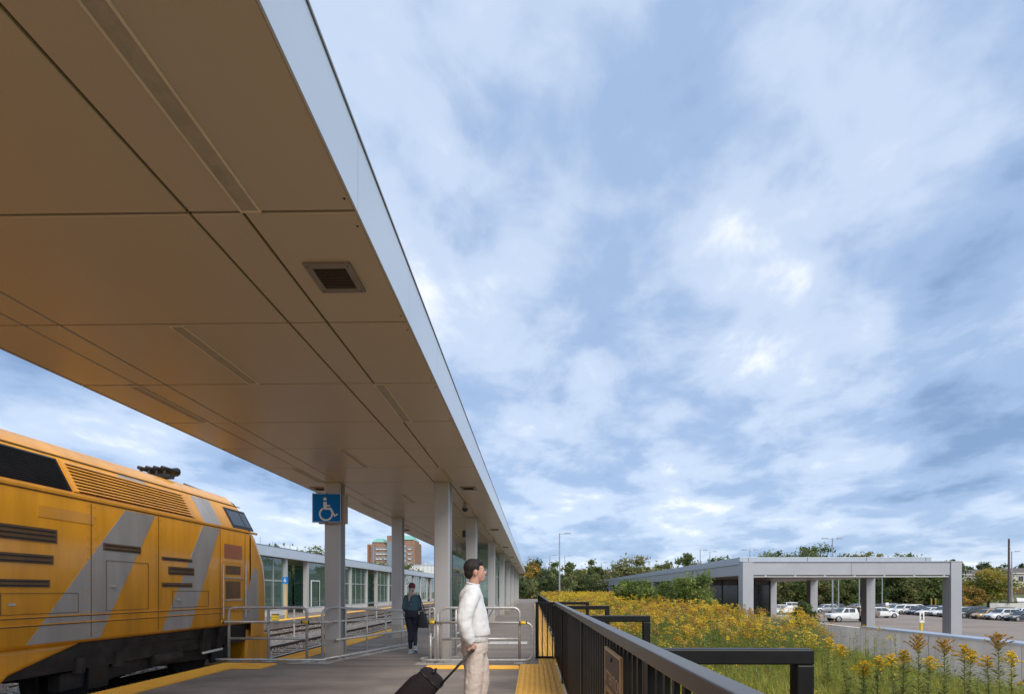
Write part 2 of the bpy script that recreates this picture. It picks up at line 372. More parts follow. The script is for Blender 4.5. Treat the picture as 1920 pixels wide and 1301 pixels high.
tC = tile_mesh('tactile_tile', 0.70, 0.6, False, 9); tD = tile_mesh('tactile_tile', 0.48, 0.6, False, 6)
for k in range(8): inst('tactile_tile', tA, tp, (PE_N+.005, 5.0+0.6*k, 0.002))
for k in range(2): inst('tactile_tile', tA, tp, (PE_N+.565+0.0, 9.15+0.5*k-.6*k, 0.003)) if k == 0 else None
for k in range(70): inst('tactile_tile', tA, tp, (PE_F+.005, 10.2+0.6*k, 0.0))
for k in range(3): inst('tactile_tile', tB, tp, (-2.06+0.6*k, 9.22, 0.0))
for k in range(14): inst('tactile_tile', tC, tp, (-0.255, 9.20-0.6*k, 0.002))
for k in range(80): inst('tactile_tile', tD, tp, (0.11, 9.82+0.6*k, 0.0))
for yy in (10.9, 12.3, 15.2, 17.4, 20.1, 23.5, 27.5, 32): MB().box(-4.9, .10, yy, yy+.012, -.003, -.0015).build('pavement_joint', 'soffit_joint', plat_far)
# pale drain grate strip across the walk
for k in range(2): tag(MB().box(-1.25+0.55*k, -0.72+0.55*k, 13.7, 14.25, -0.002, 0.008).build('walkway_grate', 'tower_white', plat_far))
for k in range(26):
    gx = -1.23+0.042*k
    if abs(gx+0.71) > .03: MB().box(gx, gx+0.012, 13.75, 14.2, 0.009, 0.012).build('grate_slot', 'concrete', plat_far)

# track bed, rails, sleepers, stones
bed = struct(MB().prism([(-13.4,-0.70),(-13.4,-0.46),(-6.0,-0.46),(-5.6,-0.70)], 'y', -12, 140).build('track_bed', 'ballast'))
struct(MB().box(-13.4, -5.4, -12, 140, -3.2, -0.72).build('track_formation', 'soil'))
railprof = [(-.07,-.17),(.07,-.17),(.07,-.155),(.012,-.13),(.012,-.045),(.036,-.035),(.036,-.003),(-.036,-.003),(-.036,-.035),(-.012,-.045),(-.012,-.13),(-.07,-.155)]
slp = MB().box(-1.3, 1.3, -0.11, 0.11, -0.16, 0).mesh('sleeper', mat='sleeper_wood')
for c in (TRK1, TRK2):
    trk = struct(thing('railway_track', None, None, (c, 0, RAIL)))
    for sx in (-.755, .755):
        MB().prism([(c+sx+x, RAIL+z) for x, z in railprof], 'y', -12, 140).build('rail', 'rail_side', trk)
        MB().box(c+sx-.033, c+sx+.033, -12, 140, RAIL-0.002, RAIL+.003).build('rail_head', 'rail_top', trk)
    for k in range(90): inst('sleeper', slp, trk, (c+random.uniform(-.03,.03), 3+0.56*k, RAIL-0.105+random.uniform(-.008,.008)), R(random.uniform(-.6,.6)))
n = 26000
ys = 7+ (RNG.random(n)**1.6)*38; xs = RNG.uniform(-13.3, -5.75, n); sz = RNG.uniform(0.018, 0.042, n)
P = np.stack([xs, ys, np.full(n, -0.452)+RNG.uniform(-.01, .012, n)], 1)
oct_ = np.array([[1,0,0],[-1,0,0],[0,1,0],[0,-1,0],[0,0,1],[0,0,-1]], float)
Vs = P[:, None, :] + oct_[None]*sz[:, None, None]*RNG.uniform(.6, 1.3, (n, 6, 1)) + RNG.normal(size=(n, 6, 3))*sz[:, None, None]*.25
Fo = np.array([[0,2,4],[2,1,4],[1,3,4],[3,0,4],[2,0,5],[1,2,5],[3,1,5],[0,3,5]])
Fs = (Fo[None]+np.arange(n)[:, None, None]*6).reshape(-1, 3)
sto = soup('ballast_stones', Vs.reshape(-1, 3), Fs, None, 'ballast_stone'); tag(sto, 'loose grey ballast stones between the rails', 'gravel', kind='stuff')
# far platform
FPZ = -0.14
struct(MB().prism([(-13.6,-3),(-13.6,140),(-24,140),(-24,-3)], 'z', -1.4, FPZ).build('far_platform', 'platform_asphalt_far'))
fp = struct(thing('far_tactile_paving', None, None, (0,0,0)))
tE = tile_mesh('tactile_tile', 0.6, 1.2, True, 4)
for k in range(70): inst('tactile_tile', tE, fp, (-14.2, 22+1.2*k, FPZ+.002))

# parking lot and bank
struct(MB().add([(18.3,14,LOT),(120,14,LOT),(120,170,LOT),(9.4,170,LOT),(9.4,31,LOT),(18.3,31,LOT)], [(0,1,2,3,4,5)]).build('parking_lot', 'lot_asphalt'))
struct(MB().add([(9.2,6,LOT-.35),(17.9,6,LOT-.35),(17.9,31,LOT-.35),(9.2,31,LOT-.35)], [(0,1,2,3)]).build('sunken_path', 'concrete'))
lines = struct(thing('parking_lines', None, None, (60,75,LOT)))
for k in range(16): MB().box(66.5, 71.5, 68.2+2.7*k, 68.32+2.7*k, LOT+.004, LOT+.006).build('painted_line', 'white_paint', lines)
for (x0, x1, y) in ((44,52,56),(50,60,62.5),(58,66,55.5),(40,50,60)):
    MB().box(x0, x1, y, y+.18, LOT+.004, LOT+.006).build('painted_line', 'line_paint', lines)
# kerbed island seen under the bus canopy and lot kerb
MB().prism([(40,84),(55,84),(58,85.5),(55,87),(40,87)], 'z', LOT, LOT+.14).build('lot_island', 'concrete'); struct(bpy.data.objects['lot_island'])
# bank rising behind the lot
bm_ = MB()
gx = np.linspace(0, 1, 15); 
def bank_h(d): return LOT + 3.6*min(1, max(0, d/34))**1.2
Vb = []; Fb = []
NY = 40
for j in range(NY):
    y = -20+ 12*j
    for i, t in enumerate(gx):
        x = 86 + 0.02*(y-100) + 180*t**1.5
        Vb.append((x, y, bank_h(x-86) + 0.35*math.sin(x*.21+y*.13)*min(1, t*8)))
for j in range(NY-1):
    for i in range(14): Fb.append((j*15+i, j*15+i+1, (j+1)*15+i+1, (j+1)*15+i))
struct(MB().add(Vb, Fb).build('grass_bank', 'lawn', smooth=True))

# field terrain (between fence and sunken path)
def field_z(x, y):
    z = -0.5 + 0.65*min(1, max(0, (y-10)/30)) + 0.06*math.sin(x*1.3)*math.sin(y*.7)
    return z
Vt = []; Ft = []; nx, ny = 22, 60
for j in range(ny):
    y = -2 + 1.15*j + (j/ny)**2*20
    for i in range(nx):
        x = 0.78 + 8.3*i/(nx-1); Vt.append((x, y, field_z(x, y)))
for j in range(ny-1):
    for i in range(nx-1): Ft.append((j*nx+i, j*nx+i+1, (j+1)*nx+i+1, (j+1)*nx+i))
struct(MB().add(Vt, Ft).build('meadow_ground', 'soil', smooth=True))
struct(MB().box(0.76, 9.08, -2, 88, -3.2, -0.62).build('meadow_soil', 'soil'))

#CANOPY
# ================================================================== platform canopy
CZ = EYE + 2.3                    # soffit height
PL = 1.24; Y0 = 2.99              # panel length, first joint ahead of the camera
K0, K1 = -4, 50
XE_R, XE_L = -1.064, -5.06
XJ = [XE_L+.012, -4.42, -4.105, -2.10, -1.77, XE_R-.006]
can = thing('platform_canopy', 'long flat platform canopy with beige soffit panels and silver edge on grey columns', 'canopy', (-3.06, Y0, 0))
g = 0.0095
pm = []
for i in range(5):
    w = XJ[i+1]-XJ[i]; m = MB(); b = 0.006
    x0, x1, y0, y1 = g, w-g, g, PL-g
    m.add([(x0,y0,b),(x1,y0,b),(x1,y1,b),(x0,y1,b),(x0+b,y0+b,0),(x1-b,y0+b,0),(x1-b,y1-b,0),(x0+b,y1-b,0),(x0,y0,.03),(x1,y0,.03),(x1,y1,.03),(x0,y1,.03)],
          [(4,7,6,5),(0,4,5,1),(1,5,6,2),(2,6,7,3),(3,7,4,0),(8,0,1,9),(9,1,2,10),(10,2,3,11),(11,3,0,8)])
    pm.append(m.mesh('soffit_panel', mat='soffit'))
for k in range(K0, K1):
    for i in range(5): inst('soffit_panel', pm[i], can, (XJ[i], Y0+PL*k, CZ+random.uniform(0, .0015)))
MB().box(XE_L+.02, XE_R-.012, Y0+PL*K0, Y0+PL*K1, CZ+.024, CZ+.10).build('soffit_backing', 'soffit_joint', can)
FT = EYE + 2.764
MB().box(XE_L+.02, XE_R-.022, Y0+PL*K0, Y0+PL*K1, CZ+.10, FT-.03).build('roof_deck', 'roof_membrane', can)
fm = MB().box(0, .012, .004, PL-.004, 0, FT-CZ).mesh('fascia_panel', mat='fascia')
for k in range(K0, K1):
    inst('fascia_panel', fm, can, (XE_R-.012, Y0+PL*k, CZ-.004))
    inst('fascia_panel', fm, can, (XE_L, Y0+PL*k, CZ-.004))
MB().box(XE_R-.10, XE_R+.008, Y0+PL*K0, Y0+PL*K1, FT, FT+.016).build('roof_edge_trim', 'column_edge', can)
MB().box(XE_L-.012, XE_L+.10, Y0+PL*K0, Y0+PL*K1, FT, FT+.035).build('roof_edge_trim', 'column_edge', can)
MB().box(XE_L, XE_R, Y0+PL*K1, Y0+PL*K1+.04, CZ-.004, FT).build('end_fascia', 'fascia', can)
# recessed linear lights
lf = MB(); W2 = .065; L2 = PL-.02
lf.box(-W2, -W2+.016, 0, L2, -.004, .012).box(W2-.016, W2, 0, L2, -.004, .012).box(-W2+.016, W2-.016, 0, .016, -.004, .012).box(-W2+.016, W2-.016, L2-.016, L2, -.004, .012)
lfm = lf.mesh('light_frame', mat='light_frame'); llm = MB().box(-W2+.016, W2-.016, .016, L2-.016, -.001, .012).mesh('light_lens', mat='light_lens')
def fixture(x, k):
    f = inst('light_fixture', lfm, can, (x, Y0+PL*k+.01, CZ-.004)); l = bpy.data.objects.new('light_lens', llm); COL.objects.link(l); l.parent = f
for k in range(K0, K1):
    if k % 3 == 2: fixture(-1.71, k); fixture(-4.485, k)
    if k % 3 == 1: fixture(-3.10, k)
# square vent grilles
gf = MB(); q = .168
for (a, b_, c, d) in ((-q,q,-q,-q+.05),(-q,q,q-.05,q),(-q,-q+.05,-q+.05,q-.05),(q-.05,q,-q+.05,q-.05)): gf.box(a, b_, c, d, -.014, .004)
gfm = gf.mesh('vent_frame', mat='grille_frame')
gi = MB().box(-q+.05, q-.05, -q+.05, q-.05, -.004, .004)
for i in range(7): gi.box(-q+.05, q-.05, -q+.05+.033*i, -q+.05+.033*i+.010, -.009, -.004)
gim = gi.mesh('vent_mesh', mat='grille_mesh'); scm = MB().ball((0,0,0), (.006,.006,.004), 6, 4).mesh('vent_screw', mat='dark_frame')
for k in range(7):
    for x in (-1.45, -4.78):
        f = inst('ceiling_vent', gfm, can, (x, 3.61+7.44*k, CZ-.002))
        v = bpy.data.objects.new('vent_mesh', gim); COL.objects.link(v); v.parent = f
        if k < 2:
            for sx in (-1,1):
                for sy in (-1,1):
                    s_ = bpy.data.objects.new('vent_screw', scm); COL.objects.link(s_); s_.parent = f; s_.location = (sx*.143, sy*.143, -.015)
dh = MB().tube([(0,0,-.002),(0,0,.003)], .0075, 8).mesh('drip_hole', mat='dark_frame')
for k in range(-1, 12):
    for dy in (-.10, .12): inst('drip_hole', dh, can, (XE_R-.045, Y0+PL*k+dy, CZ-.0005))
# columns
COLY = [10.43, 15.39] + [15.39+7.44*k for k in range(1, 7)]
cm = MB()
cm.prism([(-.165+.02,0),(.165-.02,0),(.165,.02),(.165,.31),(.145,.33),(-.145,.33),(-.165,.31),(-.165,.02)], 'z', .42, CZ-.002)
cmm = cm.mesh('column', mat='column_paint')
cem = MB().box(.1655, .169, .07, .26, .42, CZ-.01).mesh('column_channel', mat='column_edge')
cbm = MB().box(-.158, .158, .006, .324, -.003, .425).mesh('concrete_base', mat='concrete')
for y in COLY:
    for x in (-1.935, -4.262):
        c = inst('column', cmm, can, (x, y, 0))
        for nm, me in (('column_channel', cem), ('concrete_base', cbm)):
            p_ = bpy.data.objects.new(nm, me); COL.objects.link(p_); p_.parent = c

# accessibility sign on the first track-side column
D0 = 10.30
sg = thing('accessibility_sign', 'square blue wheelchair sign fixed high on the front canopy column', 'sign', (-4.18, D0, 3.15))
sx0, sx1, sz0, sz1 = -4.625, -4.01, 2.885, 3.50
MB().box(sx0, sx1, D0-.012, D0, sz0, sz1).build('sign_face', 'sign_blue', sg, bevel=.008)
for (a, b_, c, d) in ((sx0+.006, sx1-.006, sz1-.018, sz1-.008),(sx0+.006, sx1-.006, sz0+.008, sz0+.018),(sx0+.006, sx0+.016, sz0+.018, sz1-.018),(sx1-.016, sx1-.006, sz0+.018, sz1-.018)):
    MB().box(a, b_, D0-.0145, D0-.0115, c, d).build('sign_border', 'sign_white', sg)
MB().box(sx0+.12, sx1+.10, D0+.03, D0+.10, sz0-.02, sz1-.03).build('sign_box', 'sign_back', sg, bevel=.005)
MB().box(-4.35, -4.20, D0+.10, D0+.135, sz0+.1, sz1-.1).build('sign_bracket', 'column_edge', sg)
MB().box(-4.36, -4.20, D0, D0+.03, sz0+.12, sz1-.12).build('sign_spacer', 'column_edge', sg)
for zz in (sz0+.012, sz1-.012): MB().ball((-4.31, D0-.016, zz), (.012,.006,.012), 8, 6).build('sign_bolt', 'dark_frame', sg)
def flat(poly, y0=D0-.0155, y1=D0-.0115): return MB().prism(poly, 'y', y0, y1)
cx, cz, u = -4.345, 3.06, .0285          # symbol unit
def circ(x, z, r, n=24): return [(x+r*math.cos(2*math.pi*i/n), z+r*math.sin(2*math.pi*i/n)) for i in range(n)]
m = MB()
m.add([(x, D0-.0155, z) for x, z in circ(cx-.005, cz+.315, .036)], [tuple(range(24))])
rg = []; 
for i in range(33):
    a = R(118)+ R(250)*i/32
    for r_ in (.148, .112): rg.append((cx+.015+r_*math.cos(a), D0-.0155, cz+.005+r_*math.sin(a)))
m.add(rg, [(2*i, 2*i+1, 2*i+3, 2*i+2) for i in range(32)])
m.add([(x, D0-.0157, z) for x, z in [(cx-.040,cz+.255),(cx+.030,cz+.255),(cx+.036,cz+.190),(cx+.105,cz+.190),(cx+.105,cz+.160),(cx+.030,cz+.160),(cx+.030,cz+.135),(cx+.125,cz+.135),(cx+.205,cz-.015),(cx+.250,cz+.015),(cx+.268,cz-.012),(cx+.190,cz-.062),(cx+.098,cz+.092),(cx-.018,cz+.092),(cx-.040,cz+.115)]], [tuple(range(15))])
m.build('wheelchair_symbol', 'sign_white', sg)
# dome camera and small box under the soffit
dc = thing('dome_camera', 'small dome security camera hanging from the soffit behind the front column', 'camera', (-1.78, 12.9, CZ))
MB().tube([(-1.78,12.9,CZ),(-1.78,12.9,CZ-.10)], .05, 12).build('camera_mount', 'sign_back', dc)
MB().ball((-1.78,12.9,CZ-.15), (.085,.085,.085), 14, 8).build('camera_dome', 'dark_frame', dc, smooth=True)
MB().tube([(-1.78,12.9,CZ-.09),(-1.78,12.9,CZ-.15)], [.075,.092], 14).build('camera_collar', 'sign_back', dc)
tag(MB().box(-2.20,-2.105,15.3,15.38,3.12,3.33).build('speaker_box', 'dark_frame', bevel=.01), 'small black loudspeaker box on the second right-hand column', 'speaker')

# glass waiting shelter under the canopy beyond the second columns
sh = thing('waiting_shelter', 'glass waiting shelter with pale frames under the canopy', 'shelter', (-3.1, 25, 0))
for y in np.arange(24.0, 51, 1.93):
    for x in (-2.16, -4.0): MB().box(x-.03, x+.03, y-.03, y+.03, 0, CZ-.01).build('mullion', 'shelter_frame', sh)
for y in np.arange(24.0, 49, 1.93):
    for x in (-2.16, -4.0):
        MB().box(x-.005, x+.005, y+.04, y+1.89, .36, CZ-.3).build('glass_pane', 'clear_glass', sh)
        MB().box(x-.028, x+.028, y+.04, y+1.89, 2.25, 2.33).build('transom', 'shelter_frame', sh)
for y in (24.0, 51.02):
    MB().box(-3.97, -2.19, y-.005, y+.005, .2, CZ-.3).build('glass_pane', 'clear_glass', sh)
    for z in (.14, 2.28): MB().box(-3.97, -2.19, y-.03, y+.03, z-.05, z+.05).build('transom', 'shelter_frame', sh)
    for x in (-3.4, -2.75): MB().box(x-.03, x+.03, y-.032, y+.032, .19, 2.23).build('door_stile', 'copper_roof', sh)
for x in (-2.16, -4.0): MB().box(x-.05, x+.05, 24.03, 51, 0, .35).build('sill_wall', 'concrete', sh)
# leaning rest beside the second column
lr = thing('leaning_rest', 'tilted steel leaning rest beside the walkway under the canopy', 'rest', (-1.45, 16.6, 0))
for y in (16.2, 17.0): MB().tube([(-1.55,y,0),(-1.55,y,.55),(-1.30,y,.95)], .025, 8).build('support', 'galvanised', lr, smooth=True)
MB().obox((-1.50,16.6,.62),(-1.28,16.6,.98), .95, .03, up=(1,0,-.6)).build('rest_panel', 'galvanised', lr, bevel=.005)

#BARRIERS
# ================================================================== galvanised barriers
def loop(pts, r=.024, n=10): return MB().tube(pts, r*1.15, n)
def roundrect(x0, x1, z0, z1, y, r, open_=None):
    p = []
    p += arc((x0+r,y,z0+r), r, R(180), R(270), 5, 'y') + arc((x1-r,y,z0+r), r, R(270), R(360), 5, 'y') + arc((x1-r,y,z1-r), r, 0, R(90), 5, 'y') + arc((x0+r,y,z1-r), r, R(90), R(180), 5, 'y')
    return p + [p[0]]
BY = 10.0
bl = thing('steel_barrier', 'galvanised tube barrier across the platform edge beside the locomotive', 'barrier', (-5.4, BY, 0))
p = arc((-6.2+.12,BY,1.117-.12), .12, R(180), R(90), 6, 'y') + arc((-4.6-.12,BY,1.117-.12), .12, R(90), 0, 6, 'y')
loop([(-6.2,BY,.09)] + p + [(-4.6,BY,.09)]).build('frame_tube', 'galvanised', bl, smooth=True)
loop([(-5.39,BY,.06),(-5.39,BY,1.10)]).build('post', 'galvanised', bl, smooth=True)
loop([(-6.2,BY,.49),(-4.6,BY,.49)], .022).build('mid_rail', 'galvanised', bl, smooth=True)
yl = BY-.06
p = arc((-6.59+.11,yl,.83-.11), .11, R(180), R(90), 6, 'y'); p2 = arc((-6.59+.11,yl,.07+.11), .11, R(270), R(180), 6, 'y')
loop([(-4.20,yl,.07)] + p2 + p + [(-4.05,yl,.83)], .022).build('hand_rail', 'galvanised', bl, smooth=True)
for x in (-6.40, -4.66): 
    loop([(x,yl,.83),(x+.12,yl,.83)], .029).build('yellow_collar', 'yellow_tape', bl, smooth=True)
    for xx in (x-.025, x+.12): loop([(xx,yl,.83),(xx+.025,yl,.83)], .027).build('collar_band', 'black_rubber', bl, smooth=True)
for x in (-6.1, -5.39, -4.6):
    MB().box(x-.11, x+.11, BY-.07, BY+.09, .0145, .026).build('base_plate', 'galvanised', bl)
    for sx in (-.08, .08): MB().tube([(x+sx,BY+.01,.026),(x+sx,BY+.01,.055)], .013, 6).build('anchor_bolt', 'galvanised', bl)
MB().box(-4.95, -4.1, BY-.14, BY+.1, -.002, .012).build('grout_pad', 'concrete', bl)
# angled run towards the walkway
ba = thing('steel_barrier', 'angled galvanised barrier running back from the front column towards the woman', 'barrier', (-3.8, 11.5, 0))
A = Vector((-4.28, 10.0, 0)); B = Vector((-3.28, 13.0, 0))
def AB(t, z): q_ = A.lerp(B, t); return (q_.x, q_.y, z)
loop([AB(0,.09)] + [AB(0,.98), AB(.012,1.06), AB(.05,1.11), AB(.10,1.12)] + [AB(t, 1.12-.18*t) for t in (.3,.5,.7,.9)] + [AB(.97,.93), AB(1.0,.88), AB(1.0,.50), AB(.97,.44), AB(.93,.43), AB(.12,.43)]).build('frame_tube', 'galvanised', ba, smooth=True)
loop([AB(-.02,.07), AB(1.1,.07)], .022).build('bottom_rail', 'galvanised', ba, smooth=True)
loop([AB(-.03,.83), AB(1.02,.76), AB(1.3,.74)], .02).build('hand_rail', 'galvanised', ba, smooth=True)
for t in (.22, .45, .68, .9, 1.1): loop([AB(t,.03), AB(t, 1.12-.18*t if t < 1 else .76)], .018).build('post', 'galvanised', ba, smooth=True)
for t in (0, .22, .45, .68, .9, 1.1):
    a_ = AB(t, .02); MB().box(a_[0]-.08, a_[0]+.08, a_[1]-.06, a_[1]+.06, .0, .014).build('base_plate', 'galvanised', ba)
loop([AB(.0,.83), AB(.035,.826)], .029).build('yellow_collar', 'yellow_tape', ba, smooth=True)
MB().obox(AB(.02,.002), AB(.92,.002), .22, .012).build('grout_pad', 'concrete', ba)
# right-hand barrier behind the man
br = thing('steel_barrier', 'galvanised tube barrier behind the man between the column and the black fence', 'barrier', (-1.1, BY, 0))
p = arc((-1.87+.12,BY,1.117-.12), .12, R(180), R(90), 6, 'y') + arc((-.28-.12,BY,1.117-.12), .12, R(90), 0, 6, 'y')
loop([(-1.87,BY,.09)] + p + [(-.28,BY,.09)]).build('frame_tube', 'galvanised', br, smooth=True)
loop([(-1.87,BY,.49),(-.28,BY,.49)], .022).build('mid_rail', 'galvanised', br, smooth=True)
p = arc((-.02-.14,yl,.82-.14), .14, R(90), 0, 6, 'y'); p2 = arc((-.02-.14,yl,.07+.14), .14, 0, R(-90), 6, 'y')
loop([(-2.12,yl,.83)] + p + p2 + [(-2.05,yl,.07),(-2.2,yl+.03,.07),(-2.29,yl+.12,.07),(-2.29,yl+.3,.07),(-2.2,yl+.42,.07)], .022).build('hand_rail', 'galvanised', br, smooth=True)
loop(roundrect(-2.10, -2.0, .50, 1.117, BY, .045), .018).build('loop_tube', 'galvanised', br, smooth=True)
loop([(-2.08,BY,.03),(-2.08,BY,.6)], .02).build('post', 'galvanised', br, smooth=True)
loop([(-1.93,BY-.02,.03),(-1.93,BY-.02,1.0)], .02).build('post', 'galvanised', br, smooth=True)
for x in (-2.09, -.26):
    loop([(x,yl,.83 if x < -1 else .82),(x+.11,yl,.83 if x < -1 else .815)], .029).build('yellow_collar', 'yellow_tape', br, smooth=True)
    for xx in (x-.025, x+.11): loop([(xx,yl,.828),(xx+.025,yl,.826)], .027).build('collar_band', 'black_rubber', br, smooth=True)
for x in (-2.08, -1.9, -.28):
    MB().box(x-.11, x+.11, BY-.07, BY+.09, -.002, .012).build('base_plate', 'galvanised', br)
    for sx in (-.08, .08): MB().tube([(x+sx,BY+.01,.012),(x+sx,BY+.01,.045)], .013, 6).build('anchor_bolt', 'galvanised', br)
MB().box(-2.35, -1.5, BY-.22, BY+.35, -.003, .009).build('grout_pad', 'concrete', br)
b2 = thing('steel_barrier', 'shorter galvanised barrier standing just behind the right front column', 'barrier', (-1.7, 11.4, 0))
loop([(-1.72,11.0,.03),(-1.72,11.0,1.0),(-1.72,11.12,1.08),(-1.72,12.2,1.08),(-1.72,12.32,1.0),(-1.72,12.32,.03)], .022).build('frame_tube', 'galvanised', b2, smooth=True)
for z in (.2,.5,.8): loop([(-1.72,11.0,z),(-1.72,12.32,z)], .018).build('cross_rail', 'galvanised', b2, smooth=True)
for y in (11.0, 12.32): MB().box(-1.80,-1.64,y-.07,y+.07,-.003,.012).build('base_plate', 'galvanised', b2)

# ================================================================== black fence
FX = 0.475; RT = EYE-.223          # rail centre line, rail top height
fe = thing('black_fence', 'black metal picket fence with square top rail running along the meadow in the foreground', 'fence', (FX, 5, 0))
MB().box(FX-.035, FX+.035, 0.75, 10.62, RT-.058, RT).build('top_rail', 'fence_rail', fe, bevel=.006)
MB().box(FX-.02, FX+.02, 0.75, 10.62, .07, .11).build('bottom_rail', 'fence_paint', fe)
pk = MB().box(-.010, .010, -.016, .016, .11, RT-.0585).mesh('picket', mat='fence_paint')
npk = int((10.5-.8)/.112)
for k in range(npk): inst('picket', pk, fe, (FX-.005, .86+.112*k, 0))
ps = MB().box(-.03, .03, -.03, .03, -.25, RT-.0585).mesh('post', mat='fence_paint')
for y in (1.97, 4.66, 7.85, 10.58): inst('post', ps, fe, (FX, y, 0))
for y in (1.97, 4.66, 7.85, 10.72):
    MB().box(FX+.036, 1.09 if y < 7 else 1.2, y-.03, y+.03, RT-.062, RT-.002).build('brace_bar', 'fence_paint', fe, bevel=.006)
    xe = 1.09 if y < 7 else 1.2
    MB().box(xe-.068, xe-.001, y-.031, y+.029, field_z(1, y)-.1, RT-.0625).build('brace_leg', 'fence_paint', fe, bevel=.006)
MB().box(.045, FX-.036, 10.56, 10.62, RT-.055, RT-.004).build('return_rail', 'fence_paint', fe)
MB().box(.045, FX-.036, 10.57, 10.61, .02, .07).build('return_bottom_rail', 'fence_paint', fe)
MB().box(.045, .115, 10.56, 10.62, .02, RT-.056).build('return_post', 'fence_paint', fe)
for x in (.19, .30, .41): MB().box(x-.011, x+.011, 10.58, 10.60, .07, RT-.056).build('picket', 'fence_paint', fe)
# solid screen section behind the pickets at the far end
MB().box(FX+.012, FX+.018, 6.6, 10.4, .13, RT-.08).build('screen_panel', 'fence_paint', fe)
ff = thing('black_fence', 'low black picket fence running on beyond the return panel towards the trees', 'fence', (.66, 30, 0))
MB().box(.63, .69, 10.8, 70, 1.0, 1.05).build('top_rail', 'fence_rail', ff)
MB().box(.645, .675, 10.8, 70, .08, .12).build('bottom_rail', 'fence_paint', ff)
pk2 = MB().box(-.009, .009, -.012, .012, .12, 1.0).mesh('picket', mat='fence_paint')
for k in range(150): inst('picket', pk2, ff, (.66, 10.9+.125*k, 0))
mm = MB()
for k in range(300): mm.box(.651, .669, 29.7+.13*k, 29.724+.13*k, .12, 1.0)
tag(mm.build('picket_run', 'fence_paint', ff), kind='stuff')
for y in np.arange(10.85, 70, 2.5): MB().box(.62, .70, y-.03, y+.03, -.1, .999).build('post', 'fence_paint', ff)
# warning sign on the fence
at = thing('warning_sign', 'tan warning plate headed ATTENTION bolted to the black fence', 'sign', (FX-.03, 2.73, .6))
ax = FX-.042
MB().box(ax, ax+.012, 2.46, 2.99, .30, 1.122).build('sign_plate', 'sign_copper', at, bevel=.004)
for (a, b_, c, d) in ((2.46,2.99,1.104,1.122),(2.46,2.478,.30,1.104),(2.972,2.99,.30,1.104)): MB().box(ax-.005, ax-.0005, a, b_, c, d).build('sign_rim', 'sign_edge', at)
MB().box(ax-.003, ax-.0005, 2.48, 2.97, .90, 1.10).build('sign_header', 'sign_dark', at)
tm = text_mesh('ATTENTION', .098, 'sign_edge', .0008)
to = bpy.data.objects.new('sign_lettering', tm); COL.objects.link(to); to.parent = at
to.matrix_parent_inverse = Matrix.Identity(4); to.location = Vector((ax-.0045, 2.725, .955)) - world_loc(at); to.rotation_euler = (R(90), 0, R(-90))
for i in range(6):
    y = 2.94; 
    while y > 2.55:
        w = random.uniform(.03, .085); MB().box(ax-.0025, ax-.0005, y-w, y, .84-.075*i, .866-.075*i).build('text_line', 'sign_dark', at); y -= w+.018
MB().tube([(ax-.012,2.725,1.075),(ax,2.725,1.075)], .012, 8).build('sign_bolt', 'dark_frame', at)

#LOCO
# ================================================================== locomotive
lo = thing('yellow_locomotive', 'yellow passenger locomotive with grey slanted bands and louvred upper side on the near track', 'locomotive', (TRK1, 2, RAIL))
def prof(hw=1.5, zs=.73):          # half section, right side: from skirt up (alt z)
    return [(hw-.03, zs), (hw, zs+.06), (hw, 2.73), (1.19, 3.32), (.96, 3.53), (.5, 3.68)]
def ring(y, shr=0.0, zmax=9, zs=.73):
    pr = [(max(.1, x-shr), min(z, zmax)) for x, z in prof(1.5, zs)]
    pts = [(TRK1+x, y, z) for x, z in pr] + [(TRK1-x, y, z) for x, z in reversed(pr)]
    return pts
LB = -9.0
MB().loft([ring(LB), ring(10.95)]).build('body_shell', 'loco_yellow', lo, bevel=.05, seg=3, auto=True)
# cab nose: side outline in (y, z)
no = [(10.955,.62),(11.80,.62),(11.84,1.2),(11.80,1.75),(11.52,2.35),(11.40,2.62),(11.22,3.26),(11.10,3.44),(10.955,3.50)]
def nose_ring(y0, z0, hw): return None
nr = []
for (y, z) in no[1:]:
    pass
m = MB(); L_ = []; R_ = []
def hwz(z): 
    pr = prof(); 
    if z <= 2.73: return 1.5
    for (x0,z0),(x1,z1) in zip(pr[2:], pr[3:]):
        if z <= z1: return x0+(x1-x0)*(z-z0)/(z1-z0)
    return .5
cols = [-1, -.93, -.7, 0, .7, .93, 1]; setb = [.34, .10, .02, 0, .02, .10, .34]
front = [(11.80,.45),(11.84,1.0),(11.84,1.6),(11.74,2.1),(11.52,2.45),(11.40,2.64),(11.24,3.22),(11.12,3.40),(10.97,3.56)]
vs_ = []
for (y, z) in front:
    h = hwz(z)
    for c, sb in zip(cols, setb): vs_.append((TRK1+c*h, y-sb*(1 if z < 3.3 else .4), z))
for (y, z) in front:
    h = hwz(z)
    for c in (-1, 1): vs_.append((TRK1+c*h, 10.956, z))
nf = len(front); fs_ = []
for i in range(nf-1):
    for j in range(6): fs_.append((i*7+j, i*7+j+1, (i+1)*7+j+1, (i+1)*7+j))
    o_ = nf*7
    fs_.append((i*7, (i+1)*7, o_+2*(i+1), o_+2*i)); fs_.append((i*7+6, o_+2*i+1, o_+2*(i+1)+1, (i+1)*7+6))
i = nf-1; fs_.append(tuple([i*7+j for j in range(7)] + [nf*7+2*i+1, nf*7+2*i]))
MB().add(vs_, fs_).build('cab_nose', 'loco_yellow', lo, auto=True)
SXR = TRK1+1.5
def side(poly, out_=0.004, mat='loco_grey', name='paint_band', th=.004):     # poly in (y, z) on lower flat side
    return MB().prism(poly, 'x', SXR+out_-th, SXR+out_).build(name, mat, lo)
def upx(z): return TRK1 + hwz(z)
